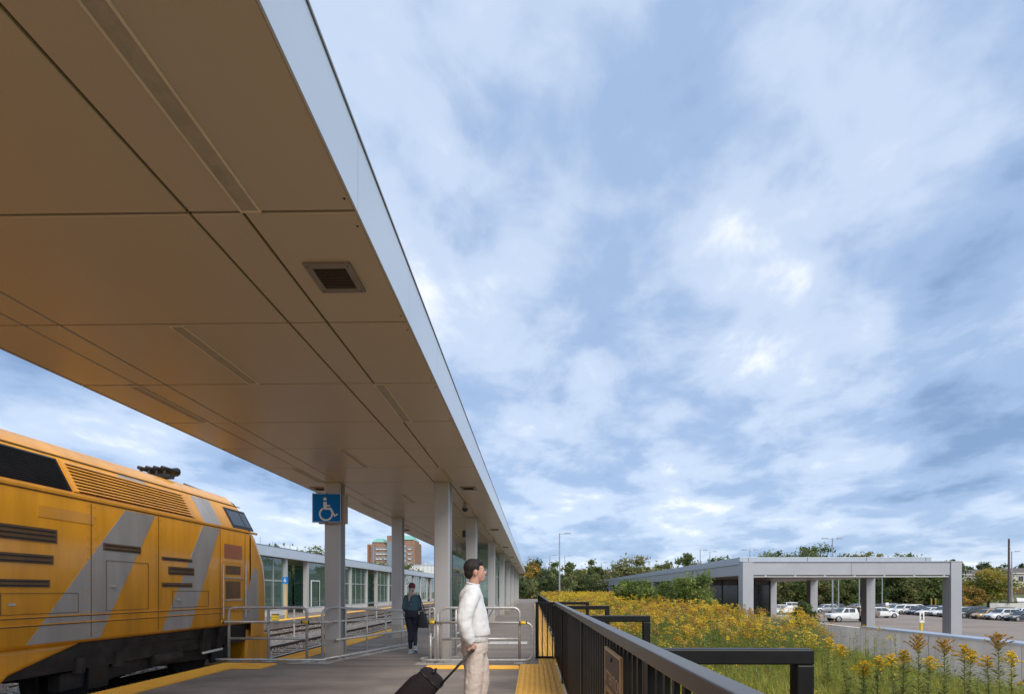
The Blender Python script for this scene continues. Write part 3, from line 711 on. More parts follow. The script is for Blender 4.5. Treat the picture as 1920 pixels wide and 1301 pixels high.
def upper(y0, y1, z0, z1, off, mat, name):    # patch on the leaning upper side
    n = Vector((.59, 0, .31)).normalized()*off
    vs = [(upx(z)+n.x, y, z+n.z) for y, z in ((y0,z0),(y1,z0),(y1,z1),(y0,z1))]; b_ = [(v[0]-.02, v[1], v[2]-.01) for v in vs]
    return MB().add(vs+b_, [(0,1,2,3),(4,7,6,5),(0,4,5,1),(1,5,6,2),(2,6,7,3),(3,7,4,0)]).build(name, mat, lo)
# grey slanted bands on the lower side
side([(7.55,2.70),(8.15,2.70),(7.10,.78),(6.05,.78)])
side([(9.35,2.70),(9.85,2.70),(9.00,.78),(8.30,.78)])
side([(11.05,1.95),(11.22,1.95),(11.25,.80),(10.55,.80),(10.75,1.3)], .005)
upper(9.42, 9.95, 2.76, 3.29, .006, 'loco_grey', 'paint_band'); upper(7.75, 8.3, 3.20, 3.30, .006, 'loco_grey', 'paint_band')
# belt and seam lines
for z, hgt in ((2.735,.035), (1.12,.014), (1.02,.012)):
    MB().box(SXR+.001, SXR+.012, LB+.05, 11.2 if z > 2 else 10.9, z, z+hgt).build('belt_rail', 'loco_yellow', lo)
    MB().box(SXR+.0005, SXR+.006, LB+.05, 11.2 if z > 2 else 10.9, z-.014, z-.002).build('seam', 'loco_brown', lo)
MB().obox((upx(3.32)+.004,LB+.1,3.325), (upx(3.32)+.004,11.05,3.325), .014, .016).build('gutter', 'loco_brown', lo)
for yy in (5.55, 6.95, 8.22, 9.86, 10.72):
    MB().box(SXR+.0045, SXR+.0065, yy, yy+.010, .80, 2.70).build('panel_seam', 'loco_brown', lo)
rv = MB().ball((0,0,0), (.005,.011,.011), 6, 4).mesh('rivet', mat='loco_yellow')
for yy in (5.50, 5.61, 6.90, 7.01, 8.17, 8.28):
    for q_ in range(13): inst('rivet', rv, lo, (SXR+.006, yy, .86+.15*q_))
for (ya, yb, za, zb_) in ((5.75,6.75,1.16,1.42),(7.2,8.0,1.16,1.9),(8.55,9.5,1.16,1.45)):
    for (a_, b_, c_, d_) in ((ya,yb,za,za+.008),(ya,yb,zb_,zb_+.008),(ya,ya+.008,za,zb_),(yb,yb+.008,za,zb_)): MB().box(SXR+.0045, SXR+.007, a_, b_, c_, d_).build('hatch_edge', 'loco_brown', lo)
    MB().box(SXR+.005, SXR+.022, ya+.08, ya+.16, (za+zb_)/2-.015, (za+zb_)/2+.015).build('hatch_latch', 'galvanised', lo)
# dark slatted panels stand in for the unreadable markings on the lower side
for (y0,y1,z0,z1) in ((5.2,6.45,2.08,2.26),(5.2,6.4,1.80,1.92),(5.2,6.35,1.50,1.60),(7.15,7.85,2.05,2.16),(8.45,9.1,1.74,1.88),(8.3,9.05,1.98,2.04),(8.3,9.05,1.52,1.60)):
    fr_ = side([(y0,z0),(y1,z0),(y1,z1),(y0,z1)], .008, 'loco_brown', 'marking_panel', .006)
    ns = max(1, int((z1-z0)/.05))
    for q_ in range(ns): MB().box(SXR+.008, SXR+.014, y0+.03, y1-.03, z0+(z1-z0)*(q_+.3)/ns, z0+(z1-z0)*(q_+.3)/ns+.016).build('marking_slat', 'loco_black', fr_)
side([(6.2,2.55),(7.0,2.55),(7.0,2.40),(6.2,2.40)], .005, 'loco_yellow', 'access_hatch')
side([(10.0,2.42),(10.6,2.42),(10.6,2.14),(10.0,2.14)], .009, 'loco_red', 'number_plate')
# cab door
dr = side([(9.95,2.06),(10.62,2.06),(10.62,.82),(9.95,.82)], .012, 'loco_yellow', 'cab_door')
for z0, z1, mt in ((1.30,1.66,'loco_brown'),(1.80,1.98,'loco_brown')):
    MB().box(SXR+.012, SXR+.017, 10.03, 10.54, z0, z1).build('door_recess', mt, dr)
for z in (1.72, 1.26, 1.10): MB().box(SXR+.014, SXR+.03, 9.96, 10.62, z, z+.022).build('door_step', 'galvanised', dr)
MB().tube([(SXR+.05,9.9,.9),(SXR+.05,9.9,2.0)], .014, 8).build('grab_rail', 'galvanised', lo); MB().tube([(SXR+.05,10.68,.9),(SXR+.05,10.68,2.0)], .014, 8).build('grab_rail', 'galvanised', lo)
# upper louvres: black screen then open yellow louvres
bs = upper(4.2, 6.72, 2.82, 3.27, .008, 'loco_black', 'radiator_screen')
for i in range(14):
    z = 2.84+.0305*i; MB().obox((upx(z)+.012,4.22,z+.008), (upx(z)+.012,6.70,z+.008), .022, .006, up=(.3,0,1)).build('screen_slat', 'loco_under', bs)
lv = upper(6.80, 9.12, 2.83, 3.26, .003, 'loco_black', 'louvre_opening')
for i in range(9):
    z = 2.845+.0485*i; MB().obox((upx(z)+.02,6.80,z+.010), (upx(z)+.02,9.12,z+.010), .034, .011, up=(.9,0,1)).build('louvre_slat', 'loco_yellow', lv)
upper(6.74, 6.82, 2.82, 3.27, .02, 'loco_yellow', 'louvre_frame'); upper(9.10, 9.18, 2.82, 3.27, .02, 'loco_yellow', 'louvre_frame')
# cab side window
wf = upper(10.36, 11.12, 2.80, 3.23, .010, 'loco_black', 'window_frame')
n_ = Vector((.59,0,.31)).normalized()*.014
def wq(y0, y1, z0, z1):
    vs = [(upx(z)+n_.x, y, z+n_.z) for y, z in ((y0,z0),(y1,z0),(y1,z1),(y0,z1))]; b_ = [(v[0]-.01, v[1], v[2]) for v in vs]
    MB().add(vs+b_, [(0,1,2,3),(4,7,6,5),(0,4,5,1),(1,5,6,2),(2,6,7,3),(3,7,4,0)]).build('window_pane', 'car_glass', wf)
wq(10.42, 10.84, 2.86, 3.17); wq(10.88, 11.06, 2.86, 3.17)
# windscreen panes on the front
for sx in (-1, 1):
    vs = [(TRK1+sx*.10,11.415,2.68),(TRK1+sx*1.05,11.36,2.68),(TRK1+sx*.88,11.235,3.18),(TRK1+sx*.10,11.275,3.18)]
    b_ = [(v[0], v[1]-.03, v[2]) for v in vs]
    MB().add(vs+b_, [(0,1,2,3),(4,7,6,5),(0,4,5,1),(1,5,6,2),(2,6,7,3),(3,7,4,0)]).build('windscreen', 'car_glass', lo)
for sx in (-1, 1): MB().tube([(TRK1+sx*.9,11.78,1.2),(TRK1+sx*.9,11.88,1.2)], .09, 14).build('headlight', 'headlamp', lo)
# mirror, roof gear
hn = MB().box(TRK1+.3, TRK1+.9, 9.3, 9.42, 3.60, 3.68).build('horn_bracket', 'loco_black', lo)
for i, (dx, ln) in enumerate(((.30,.42),(.45,.55),(.60,.48),(.75,.38))):
    MB().tube([(TRK1+dx,9.3,3.80),(TRK1+dx,9.3+ln*.6,3.80),(TRK1+dx,9.3+ln,3.80)], [.035,.04,.09], 10).build('horn', 'loco_black', hn, smooth=True)
    MB().tube([(TRK1+dx,9.36,3.66),(TRK1+dx,9.36,3.80)], .025, 6).build('horn_stem', 'loco_black', hn)
MB().tube([(TRK1+.6,10.1,3.66),(TRK1+.6,10.8,3.62)], .02, 6).build('antenna', 'loco_roof', lo)
# underframe: fuel tank, battery skirt, trucks, pilot
MB().box(TRK1-1.38, TRK1+1.38, LB+.2, 11.0, .35, .74).build('underframe', 'loco_under', lo)
MB().prism([(0.0,.74),(6.9,.74),(5.9,.42),(5.5,.06),(0.6,.06),(0.0,.3)], 'x', TRK1-1.44, TRK1+1.47).build('fuel_tank', 'loco_yellow', lo, bevel=.06, seg=3)
MB().prism([(10.9,-.22),(11.82,-.22),(11.86,.46),(10.97,.62)], 'x', TRK1-1.38, TRK1+1.42).build('pilot_plate', 'loco_yellow', lo, bevel=.04)
MB().box(TRK1-.2, TRK1+.2, 11.8, 12.25, .35, .62).build('coupler', 'loco_under', lo, bevel=.03)
for cy in (8.6, -5.5):
    tk = MB().prism([(cy-1.9,.05),(cy-1.9,.30),(cy-1.2,.42),(cy+1.2,.42),(cy+1.9,.30),(cy+1.9,.05),(cy+1.2,.10),(cy,.16),(cy-1.2,.10)], 'x', TRK1+1.12, TRK1+1.30).build('truck_frame', 'loco_under', lo, bevel=.02)
    MB().prism([(cy-1.9,.05),(cy-1.9,.30),(cy+1.9,.30),(cy+1.9,.05)], 'x', TRK1-1.30, TRK1-1.12).build('truck_frame', 'loco_under', lo)
    for wy in (cy-1.37, cy+1.37):
        for sx in (-1, 1):
            w_ = MB().tube([(TRK1+sx*.70,wy,RAIL+.51),(TRK1+sx*.83,wy,RAIL+.51)], .508, 32).build('wheel', 'loco_under', lo, auto=True)
            MB().tube([(TRK1+sx*.83,wy,RAIL+.51),(TRK1+sx*.845,wy,RAIL+.51)], [.40,.38], 28).build('wheel_rim', 'loco_black', w_)
        MB().tube([(TRK1-.7,wy,RAIL+.51),(TRK1+.7,wy,RAIL+.51)], .09, 12).build('axle', 'loco_under', lo)
        MB().box(TRK1+1.30, TRK1+1.38, wy-.17, wy+.17, .02, .36).build('axle_box', 'loco_black', lo, bevel=.02)
        for sy in (-.33, .33): MB().tube([(TRK1+1.36,wy+sy,.30+.0),(TRK1+1.36,wy+sy,.52)], .085, 10).build('coil_spring', 'loco_under', lo)
    MB().tube([(TRK1+1.36,cy-.9,.62),(TRK1+1.36,cy+.9,.55)], .03, 8).build('brake_pipe', 'loco_black', lo)
    MB().tube([(TRK1+1.33,cy-.35,.28),(TRK1+1.33,cy+.3,.28)], .12, 14).build('brake_cylinder', 'loco_under', lo)
MB().obox((TRK1+1.47,9.40,.27), (TRK1+1.47,9.98,.285), .04, .035).build('step', 'white_paint', lo)
for y in (9.45, 9.93): MB().box(TRK1+1.36, TRK1+1.47, y-.015, y+.015, .25, .74).build('step_hanger', 'loco_under', lo)

#BUILDINGS
# ================================================================== shelter on the far platform
fs = thing('far_platform_shelter', 'long glazed shelter with white roof edge on the far platform', 'shelter', (-17.5, 60, FPZ))
SX = -16.5; RB, RTp = EYE+2.21, EYE+2.82
fpm = MB().box(0, .06, .004, 2.996, 0, RTp-RB).mesh('fascia_panel', mat='fascia')
for k in range(32): inst('fascia_panel', fpm, fs, (SX-.06, 24+3*k, RB))
MB().box(SX-4.6, SX-.065, 24, 120, RB+.02, RTp-.02).build('roof_slab', 'soffit', fs)
MB().box(SX-4.7, SX+.02, 23.95, 120, RTp, RTp+.04).build('roof_edge_trim', 'column_edge', fs)
MB().box(SX-4.6, SX, 23.94, 23.995, RB, RTp-.005).build('end_fascia', 'fascia', fs)
bays = []; y = 24.6; k = 0
pat = ['g','g','o','d','g','g','o']
while y < 112:
    bays.append((y, pat[k % 7])); y += {'g':4.4, 'o':3.2, 'd':4.4}[pat[k % 7]]; k += 1
for (y, t) in bays:
    w = {'g':4.4, 'o':3.2, 'd':4.4}[t]
    MB().box(SX-.55, SX-.25, y-.15, y+.15, FPZ, RB+.02).build('column', 'column_paint', fs)
    if t == 'o':
        MB().box(SX-3.7, SX-3.4, y+1.4, y+1.7, FPZ, RB+.02).build('column', 'column_paint', fs); continue
    for gx_ in (SX-.40, SX-3.5):
        MB().box(gx_-.006, gx_+.006, y+.17, y+w-.17, FPZ+.42, RB-.05).build('glass_pane', 'clear_glass', fs)
        MB().box(gx_-.05, gx_+.05, y+.16, y+w-.16, FPZ, FPZ+.40).build('sill_wall', 'shelter_wall', fs)
        if t == 'g':
            for q_ in (1, 2): MB().box(gx_-.03, gx_+.03, y+w*q_/3-.03, y+w*q_/3+.03, FPZ+.41, RB-.06).build('mullion', 'shelter_frame', fs)
            MB().box(gx_-.035, gx_+.035, y+.17, y+w-.17, 2.10, 2.19).build('transom', 'shelter_frame', fs)
        else:
            MB().box(gx_-.04, gx_+.04, y+.8, y+.9, FPZ+.41, 2.3).build('door_frame', 'white_paint', fs); MB().box(gx_-.04, gx_+.04, y+2.2, y+2.3, FPZ+.41, 2.3).build('door_frame', 'white_paint', fs)
            MB().box(gx_-.04, gx_+.04, y+.9, y+2.2, 2.22, 2.3).build('door_frame', 'white_paint', fs)
            for sx in (y+.93, y+2.12): MB().box(gx_-.02, gx_+.055, sx, sx+.05, FPZ+.41, 2.2).build('door_edge', 'dark_frame', fs)
for yy in (31.5, 33.0, 34.6, 35.4, 37.8):
    MB().tube([(SX-1,yy,RTp+.04),(SX-1,yy,RTp+.35+random.random()*.3)], .03, 6).build('roof_antenna', 'galvanised', fs)
MB().box(SX-2.2, SX-.9, 33.0, 37.0, RTp+.04, RTp+.16).build('roof_unit', 'galvanised', fs)
# track number sign, striped marker box, inter-track fence
ns = thing('track_number_sign', 'blue track sign with the number 6 on a yellow pole on the far platform', 'sign', (-14.4, 28.6, FPZ))
MB().tube([(-14.4,28.6,FPZ),(-14.4,28.6,2.0)], .05, 10).build('pole', 'lamp_yellow', ns)
MB().box(-14.57,-14.23,28.52,28.56,1.90,2.28).build('sign_face', 'sign_blue', ns)
sx_me = text_mesh('6', .34, 'sign_white', .002); so = bpy.data.objects.new('sign_number', sx_me); COL.objects.link(so); so.parent = ns
so.location = Vector((-14.4, 28.51, 2.09)) - world_loc(ns); so.rotation_euler = (R(90),0,0)
mk = thing('marker_box', 'small yellow and black striped marker on the far platform edge', 'marker', (-13.35, 25.9, FPZ))
MB().box(-13.72,-13.42,25.8,25.95,FPZ,FPZ+.36).build('box', 'lamp_yellow', mk)
for i in range(4): MB().box(-13.725,-13.415,25.795,25.80,FPZ+.04+.085*i,FPZ+.07+.085*i).build('stripe', 'black_rubber', mk)
MB().box(-13.73,-13.41,25.79,25.96,FPZ+.36,FPZ+.40).build('lid', 'black_rubber', mk)
itf = thing('track_fence', 'low steel pipe fence between the two tracks', 'fence', (-9.72, 40, -.46))
MB().tube([(-9.72,12.5,.75),(-9.72,90,.75)], .024, 8).build('top_rail', 'galvanised', itf)
for yy in np.arange(20.0-5.3, 90, 5.3): MB().tube([(-9.72,yy,-.5),(-9.72,yy,.75)], .03, 8).build('post', 'galvanised', itf)

# ================================================================== brick tower far left
tw = thing('brick_tower_block', 'red brick apartment tower with pale green copper roofs beyond the tracks', 'building', (-86, 300, 0))
def tbox(x0, x1, y0, y1, z0, z1, mat='brick', name='wall'): return MB().box(x0, x1, y0, y1, z0, z1).build(name, mat, tw)
tbox(-101, -88.5, 300, 318, -3, 30.0); tbox(-88.5, -85.6, 298.5, 318, -3, 31.2, 'tower_glass', 'stair_glazing')
tbox(-85.6, -72.0, 300, 318, -3, 31.5); tbox(-88.8, -85.3, 299.5, 312, 31.2, 35.2, 'brick', 'lift_tower')
for (x0,x1,z) in ((-98.5,-91,30.0),(-84,-73,31.5)):
    tbox(x0, x1, 301.5, 316, z, z+1.4, 'brick', 'attic')
    MB().add([(x0,301,z+1.4),(x1,301,z+1.4),(x1,316.5,z+1.4),(x0,316.5,z+1.4),(x0+1.8,304,z+4.0),(x1-1.8,304,z+4.0),(x1-1.8,313,z+4.0),(x0+1.8,313,z+4.0)], [(0,1,5,4),(1,2,6,5),(2,3,7,6),(3,0,4,7),(4,5,6,7),(0,3,2,1)]).build('copper_roof', 'copper_roof', tw)
tbox(-100.0, -98.9, 299.7, 299.98, 0, 29, 'brick_dark', 'brick_pier'); tbox(-97.6, -96.6, 299.6, 299.98, 0, 29, 'tower_glass', 'glazed_strip')
wm = MB().box(-.55, .55, -.06, .02, 0, 1.6).mesh('window', mat='tower_glass'); wb = MB().box(-.75, .75, -.5, .02, -.25, .45).mesh('balcony', mat='tower_white')
for fl in range(9):
    z = 3.2+2.95*fl
    for x in (-95.6, -93.6, -91.6, -89.6): inst('window', wm, tw, (x, 299.97, z)); inst('balcony', wb, tw, (x+.9, 299.97, z))
    for x in (-83.5, -81.9, -76.2, -74.0): inst('window', wm, tw, (x, 299.97, z))
    for x in (-75.1,): inst('balcony', wb, tw, (x, 299.97, z))
tbox(-80.6, -77.4, 299.4, 299.98, 0, 30, 'tower_glass', 'glazed_strip')
for fl in range(10): tbox(-80.7, -77.3, 299.3, 299.39, 2+2.95*fl, 2.5+2.95*fl, 'tower_white', 'spandrel')
wbx = thing('white_hall', 'plain white flat-roofed building in front of the brick tower', 'building', (-27, 124, 0))
MB().box(-31, -24.8, 124, 150, -3, 7.9).build('wall', 'white_paint', wbx); MB().box(-31.1, -24.7, 123.9, 150.1, 7.9, 8.1).build('roof_edge', 'fascia', wbx)
for i in range(6): MB().box(-30.6+1.0*i, -30.55+1.0*i, 123.96, 124.01, 0, 7.8).build('wall_joint', 'shelter_frame', wbx)
MB().box(-28.3, -27.5, 128, 129, 8.1, 9.0).build('roof_unit', 'galvanised', wbx)

# ================================================================== bus canopy on the right
BYF = 34.0
bc = thing('bus_canopy', 'grey metal clad canopy on square columns beside the car park', 'canopy', (21.5, 50, LOT))
bx0, bx1 = 14.25, 28.95; zt0, zt1 = EYE+1.1, EYE+1.99
LASTY = 34+8.5*8
for y0 in np.arange(34, LASTY, 8.5):
    for x in (bx0, bx1-.73):
        MB().box(x, x+.73, y0, y0+.73, LOT, zt1-.004 if y0 == 34 else zt0-.01).build('column', 'bus_metal', bc, bevel=.012)
# front beam panels
xs_ = np.linspace(bx0+.735, bx1-.735, 3)
for a, b_ in zip(xs_[:-1], xs_[1:]): MB().box(a+.008, b_-.008, BYF+.06, BYF+.5, zt0, zt1).build('beam_panel', 'bus_metal', bc, bevel=.01)
ys_ = np.arange(34.74, LASTY, 4.25)
for a, b_ in zip(ys_[:-1], ys_[1:]):
    for x in (bx0+.06, bx1-.5): MB().box(x, x+.44, a+.008, b_-.008, zt0, zt1-.14).build('beam_panel', 'bus_metal', bc)
MB().box(bx0+.02, bx1-1.6, BYF+.55, LASTY, zt1+.0, zt1+.36).build('roof_upstand', 'bus_metal_top', bc, bevel=.01)
for x in np.linspace(bx0+.6, bx1-2, 4): MB().box(x, x+.03, BYF+.545, BYF+.552, zt1+.02, zt1+.34).build('upstand_joint', 'dark_frame', bc)
MB().box(bx0-.02, bx1+.02, BYF-.02, BYF+.55, zt1, zt1+.05).build('roof_edge', 'bus_metal_top', bc)
MB().box(bx0-.02, bx0+.5, BYF+.56, LASTY, zt1-.13, zt1+.0).build('roof_edge', 'bus_metal_top', bc)
MB().box(bx0+.52, bx1-.52, BYF+.56, LASTY, zt0-.02, zt0+.06).build('soffit', 'bus_soffit', bc)
MB().box(bx0+.75, bx1-.75, BYF+.12, BYF+.20, zt0-.13, zt0-.08).build('light_rail', 'white_paint', bc)
MB().box(bx0+.75, bx1-.75, BYF+.30, BYF+.40, zt0-.16, zt0-.01).build('beam_shadow_strip', 'dark_frame', bc)  # solid dark strip below the beam, shade put into its colour
for x in np.arange(bx0+1.6, bx1-1, 2.0): MB().box(x-.05, x+.05, BYF+.10, BYF+.22, zt0-.08, zt0-.002).build('rail_hanger', 'white_paint', bc)
wr = thing('bus_waiting_room', 'dark glazed waiting room under the bus canopy', 'building', (18.5, 52, LOT))
MB().box(15.4, 23.2, 49, 80, LOT, zt0-.05).build('wall', 'interior_wall', wr)
for x in np.linspace(15.45, 23.15, 6): MB().box(x-.06, x+.06, 48.9, 49.0, LOT, zt0-.05).build('mullion', 'dark_frame', wr)
for a, b_ in zip(np.linspace(15.45, 23.15, 6)[:-1], np.linspace(15.45, 23.15, 6)[1:]): MB().box(a+.07, b_-.07, 48.94, 48.97, LOT+.1, zt0-.5).build('glass_pane', 'dark_glass', wr)
for y0 in np.arange(49.2, 78, 2.6): MB().box(15.36, 15.395, y0, y0+2.45, LOT+.1, zt0-.4).build('glass_pane', 'dark_glass', wr)
lb = thing('utility_building', 'low grey service building with roof vents beyond the meadow', 'building', (15, 106, LOT))
MB().box(13.2, 24, 104, 122, LOT, 3.0).build('wall', 'bus_metal', lb); MB().box(13.1, 24.1, 103.9, 122.1, 3.0, 3.2).build('roof_edge', 'bus_metal_top', lb)
MB().box(13.6, 14.8, 103.8, 103.99, LOT, 2.7).build('door', 'white_paint', lb)
for x in (16, 16.7, 17.4): MB().tube([(x,107,3.2),(x,107,4.5)], .18, 10).build('roof_vent', 'white_paint', lb)

# ================================================================== retaining wall with metal cap
rw = thing('retaining_wall', 'pale concrete retaining wall with bluish metal cap beside the sunken path', 'wall', (18.1, 18, LOT))
WT = -.45
wp = MB().box(0, .35, .008, 2.992, LOT-.4, WT-.10).mesh('wall_panel', mat='concrete_wall'); wc = MB().prism([(-.06,-.10),(.62,-.10),(.62,.01),(-.06,-.012)], 'y', .003, 2.997).mesh('wall_cap', mat='cap_metal')
for k in range(7):
    inst('wall_panel', wp, rw, (18.0, 6.6+3*k, 0)); inst('wall_cap', wc, rw, (18.0, 6.6+3*k, WT))
    MB().tube([(17.985,7.9+3*k,LOT),(17.985,7.9+3*k,WT-.12)], .012, 6).build('down_pipe', 'concrete', rw) if k % 2 else None
lw = thing('kerb_wall', 'low plain concrete wall continuing past the capped wall', 'wall', (18.2, 36, LOT))
for k in range(4): MB().box(18.0, 18.3, 27.62+4*k, 31.61+4*k, LOT-.4, WT-.12).build('wall_panel', 'concrete_wall', lw)
mw = thing('meadow_edge_wall', 'concrete coping along the meadow edge half hidden by plants', 'wall', (9.2, 20, LOT))
for k in range(9):
    MB().box(9.09, 9.3, 6.0+3*k, 8.98+3*k, LOT-.4, -.72).build('wall_panel', 'concrete_wall', mw); MB().box(9.085, 9.65, 6.0+3*k, 8.99+3*k, -.72, -.60).build('coping', 'concrete', mw)

# ================================================================== lamps, poles, signs of the car park
def lamp(x, y, top, double, label, base=LOT):
    l = thing('lamp_post', label, 'lamp post', (x, y, base), 'lamp posts around the station')
    MB().tube([(x,y,base),(x,y,top)], [.13,.075], 8).build('pole', 'pole_metal', l)
    MB().tube([(x,y,base),(x,y,base+.7)], .28, 10).build('footing', 'concrete', l)
    for s_ in ((1,-1) if double else (1,)):
        MB().tube([(x,y,top-.08),(x+s_*.9,y,top-.02)], .04, 6).build('arm', 'pole_metal', l)
        MB().box(x+min(s_*.7,s_*1.5), x+max(s_*.7,s_*1.5), y-.18, y+.18, top-.06, top+.06).build('lamp_head', 'pole_metal', l)
def at(u_, d): return (u_-1000)*d/930.0
lamp(at(1049,67), 67, EYE+7.8, False, 'tallest lamp post rising from the goldenrod, nearest of the row by the platform end')
lamp(at(1031,107), 107, EYE+7.8, False, 'second lamp post of the row left of the tallest one')
lamp(at(1022,132), 132, EYE+7.6, False, 'farthest short-looking lamp post near the canopy end')
lamp(at(1059,120), 120, EYE+8.6, False, 'thin lamp post just right of the tallest one against the trees')
lamp(at(1127,125), 125, EYE+7.2, False, 'thin lamp post in front of the trees above the utility building')
lamp(at(1074,128), 128, EYE+5.0, False, 'short lamp post against the dark bushes right of the tallest one')
lamp(at(1555,74), 74, EYE+7.8, True, 'double-headed lamp post rising above the middle of the bus canopy')
lamp(at(1403,93), 93, EYE+7.7, True, 'double-headed lamp post above the near corner of the bus canopy')
lamp(at(1311,104), 104, EYE+8.6, False, 'leftmost of the thin lamp posts above the sloping canopy roof')
lamp(at(1329,112), 112, EYE+8.9, False, 'middle one of the thin lamp posts above the sloping canopy roof')
lamp(at(1566,95), 95, EYE+4.6, False, 'short lamp pole seen under the bus canopy beside the pickup truck')
lamp(at(1604,100), 100, EYE+4.6, False, 'short lamp pole seen under the bus canopy above the pickup bed')
lamp(at(1646,104), 104, EYE+4.6, False, 'short lamp pole with wide footing seen right of the second column')
up = thing('utility_pole', 'tall brown wooden utility pole in front of the far houses', 'pole', (at(1877,96), 96, -.6))
ux = at(1877,96); MB().tube([(ux,96,-.6),(ux,96,EYE+10.0)], [.22,.15], 10).build('pole', 'wood_pole', up); MB().tube([(ux,96,EYE+8.2),(ux+.35,96,EYE+8.0)], .04, 6).build('bracket', 'pole_metal', up)
lamp(at(1882,97.5), 97.5, EYE+7.7, False, 'slim street lamp right behind the wooden utility pole', -.6)
ps_ = thing('pedestrian_sign', 'white pedestrian sign on a yellow post behind the capped wall', 'sign', (at(1717.5,46), 46, LOT))
sxp = at(1717.5,46); MB().box(sxp-.10, sxp+.10, 45.95, 46.05, LOT, -1.35).build('post', 'lamp_yellow', ps_)
MB().box(sxp-.21, sxp+.21, 45.91, 45.945, -1.4, -.42).build('sign_face', 'sign_white', ps_)
MB().ball((sxp,45.9,-.56), (.05,.012,.05), 10, 6).add([(sxp-.06,45.9,-.62),(sxp+.06,45.9,-.62),(sxp+.11,45.9,-.85),(sxp+.08,45.9,-.86),(sxp+.05,45.9,-.74),(sxp+.05,45.9,-.92),(sxp+.13,45.9,-1.24),(sxp+.08,45.9,-1.25),(sxp,45.9,-1.0),(sxp-.09,45.9,-1.25),(sxp-.14,45.9,-1.23),(sxp-.05,45.9,-.92),(sxp-.05,45.9,-.74),(sxp-.10,45.9,-.87),(sxp-.13,45.9,-.85)], [tuple(range(15))]).build('walking_figure', 'dark_frame', ps_)
p2 = thing('parking_sign', 'small yellow post with a square sign on the kerbed island', 'sign', (at(1658,85), 85, LOT+.14))
sxp = at(1658,85); MB().box(sxp-.09, sxp+.09, 85.4, 85.58, LOT+.14, -.75).build('post', 'lamp_yellow', p2); MB().box(sxp-.26, sxp+.26, 85.35, 85.39, -.95, -.45).build('sign_face', 'sign_white', p2)
for i, u_ in enumerate((1736, 1743.5)):
    b_ = thing('bollard', ('left' if i == 0 else 'right')+' one of two pale yellow bollards behind the parked cars', 'bollard', (at(u_,112), 112, LOT))
    MB().tube([(at(u_,112),112,LOT),(at(u_,112),112,-.2)], .13, 10).build('post', 'lamp_yellow', b_); MB().ball((at(u_,112),112,-.2), (.13,.13,.06), 10, 6).build('cap', 'sign_white', b_)

#HOUSES
# ================================================================== houses and yard on the right
def house(x, y, w, label, seed):
    rnd = random.Random(seed); z0 = .2; h = thing('town_house', label, 'house', (x+w/2, y, z0))
    MB().box(x, x+w, y, y+9, -1.0, 6.4).build('wall', 'house_wall', h)
    MB().add([(x-.3,y-.4,6.4),(x+w+.3,y-.4,6.4),(x+w+.3,y+9.4,6.4),(x-.3,y+9.4,6.4),(x+.6,y+4.5,8.0),(x+w-.6,y+4.5,8.0)], [(0,1,5,4),(1,2,5),(2,3,4,5),(3,0,4),(0,3,2,1)]).build('roof', 'house_roof', h)
    MB().box(x-.32, x+w+.32, y-.43, y-.40, 6.25, 6.5).build('gutter', 'tower_white', h)
    for k in range(int(w//4)):
        xx = x+1.5+4*k
        for (a, b_, c, d) in ((xx,xx+1.3,4.2,5.6),(xx+.2,xx+2.0,.6,2.6)):
            f_ = MB().box(a-.1, b_+.1, y-.06, y-.002, c-.1, d+.1).build('window', 'tower_white', h); MB().box(a, (a+b_)/2-.03, y-.08, y-.062, c, d).build('pane', 'dark_glass', f_); MB().box((a+b_)/2+.03, b_, y-.08, y-.062, c, d).build('pane', 'dark_glass', f_)
    MB().add([(x+w*.55,y-1.6,2.9),(x+w*.95,y-1.6,2.9),(x+w*.95,y-.003,3.8),(x+w*.55,y-.003,3.8),(x+w*.55,y-1.6,2.75),(x+w*.95,y-1.6,2.75),(x+w*.95,y-.003,2.75),(x+w*.55,y-.003,2.75)], [(0,1,2,3),(4,7,6,5),(0,4,5,1),(1,5,6,2),(3,7,4,0),(2,6,7,3)]).build('porch_roof', 'house_brown', h)
house(at(1790,150), 150, 12, 'two-storey pale town house left of the yellowing tree', 1)
house(at(1884,138), 138, 16, 'two-storey pale town house with dark roof at the right edge', 2)
house(at(1684,158), 158, 14, 'pale town house glimpsed below the bus canopy beam', 3)
wf_ = thing('wooden_fence', 'dark brown wooden yard fence in front of the right-hand house', 'fence', (at(1884,128), 128, .2))
for k in range(64): MB().box(at(1884,128)+.3*k, at(1884,128)+.3*k+.28, 128, 128.04, -.2, 1.9+.02*(k % 3)).build('board', 'wood_fence', wf_)
gw = thing('yard_wall', 'pale grey yard wall with a light shed roof behind the parked cars', 'wall', (at(1880,98), 98, LOT))
for k in range(5): MB().box(at(1843,98)+3*k, at(1843,98)+3*k+2.97, 98, 98.25, LOT-.2, -.85+.0).build('wall_panel', 'shelter_wall', gw)
sd = thing('white_shed', 'low white shed behind the grey yard wall at the right edge', 'shed', (at(1905,102), 102, LOT))
xx = at(1893,102); MB().box(xx, xx+9, 102, 106, LOT, -.6).build('wall', 'shelter_wall', sd); MB().add([(xx-.3,101.8,-.6),(xx+9,101.8,-.6),(xx+9,106,-.2),(xx+1.6,106,.2),(xx+1.2,103.5,.15)], [(0,1,2,3,4)]).build('roof', 'white_paint', sd)

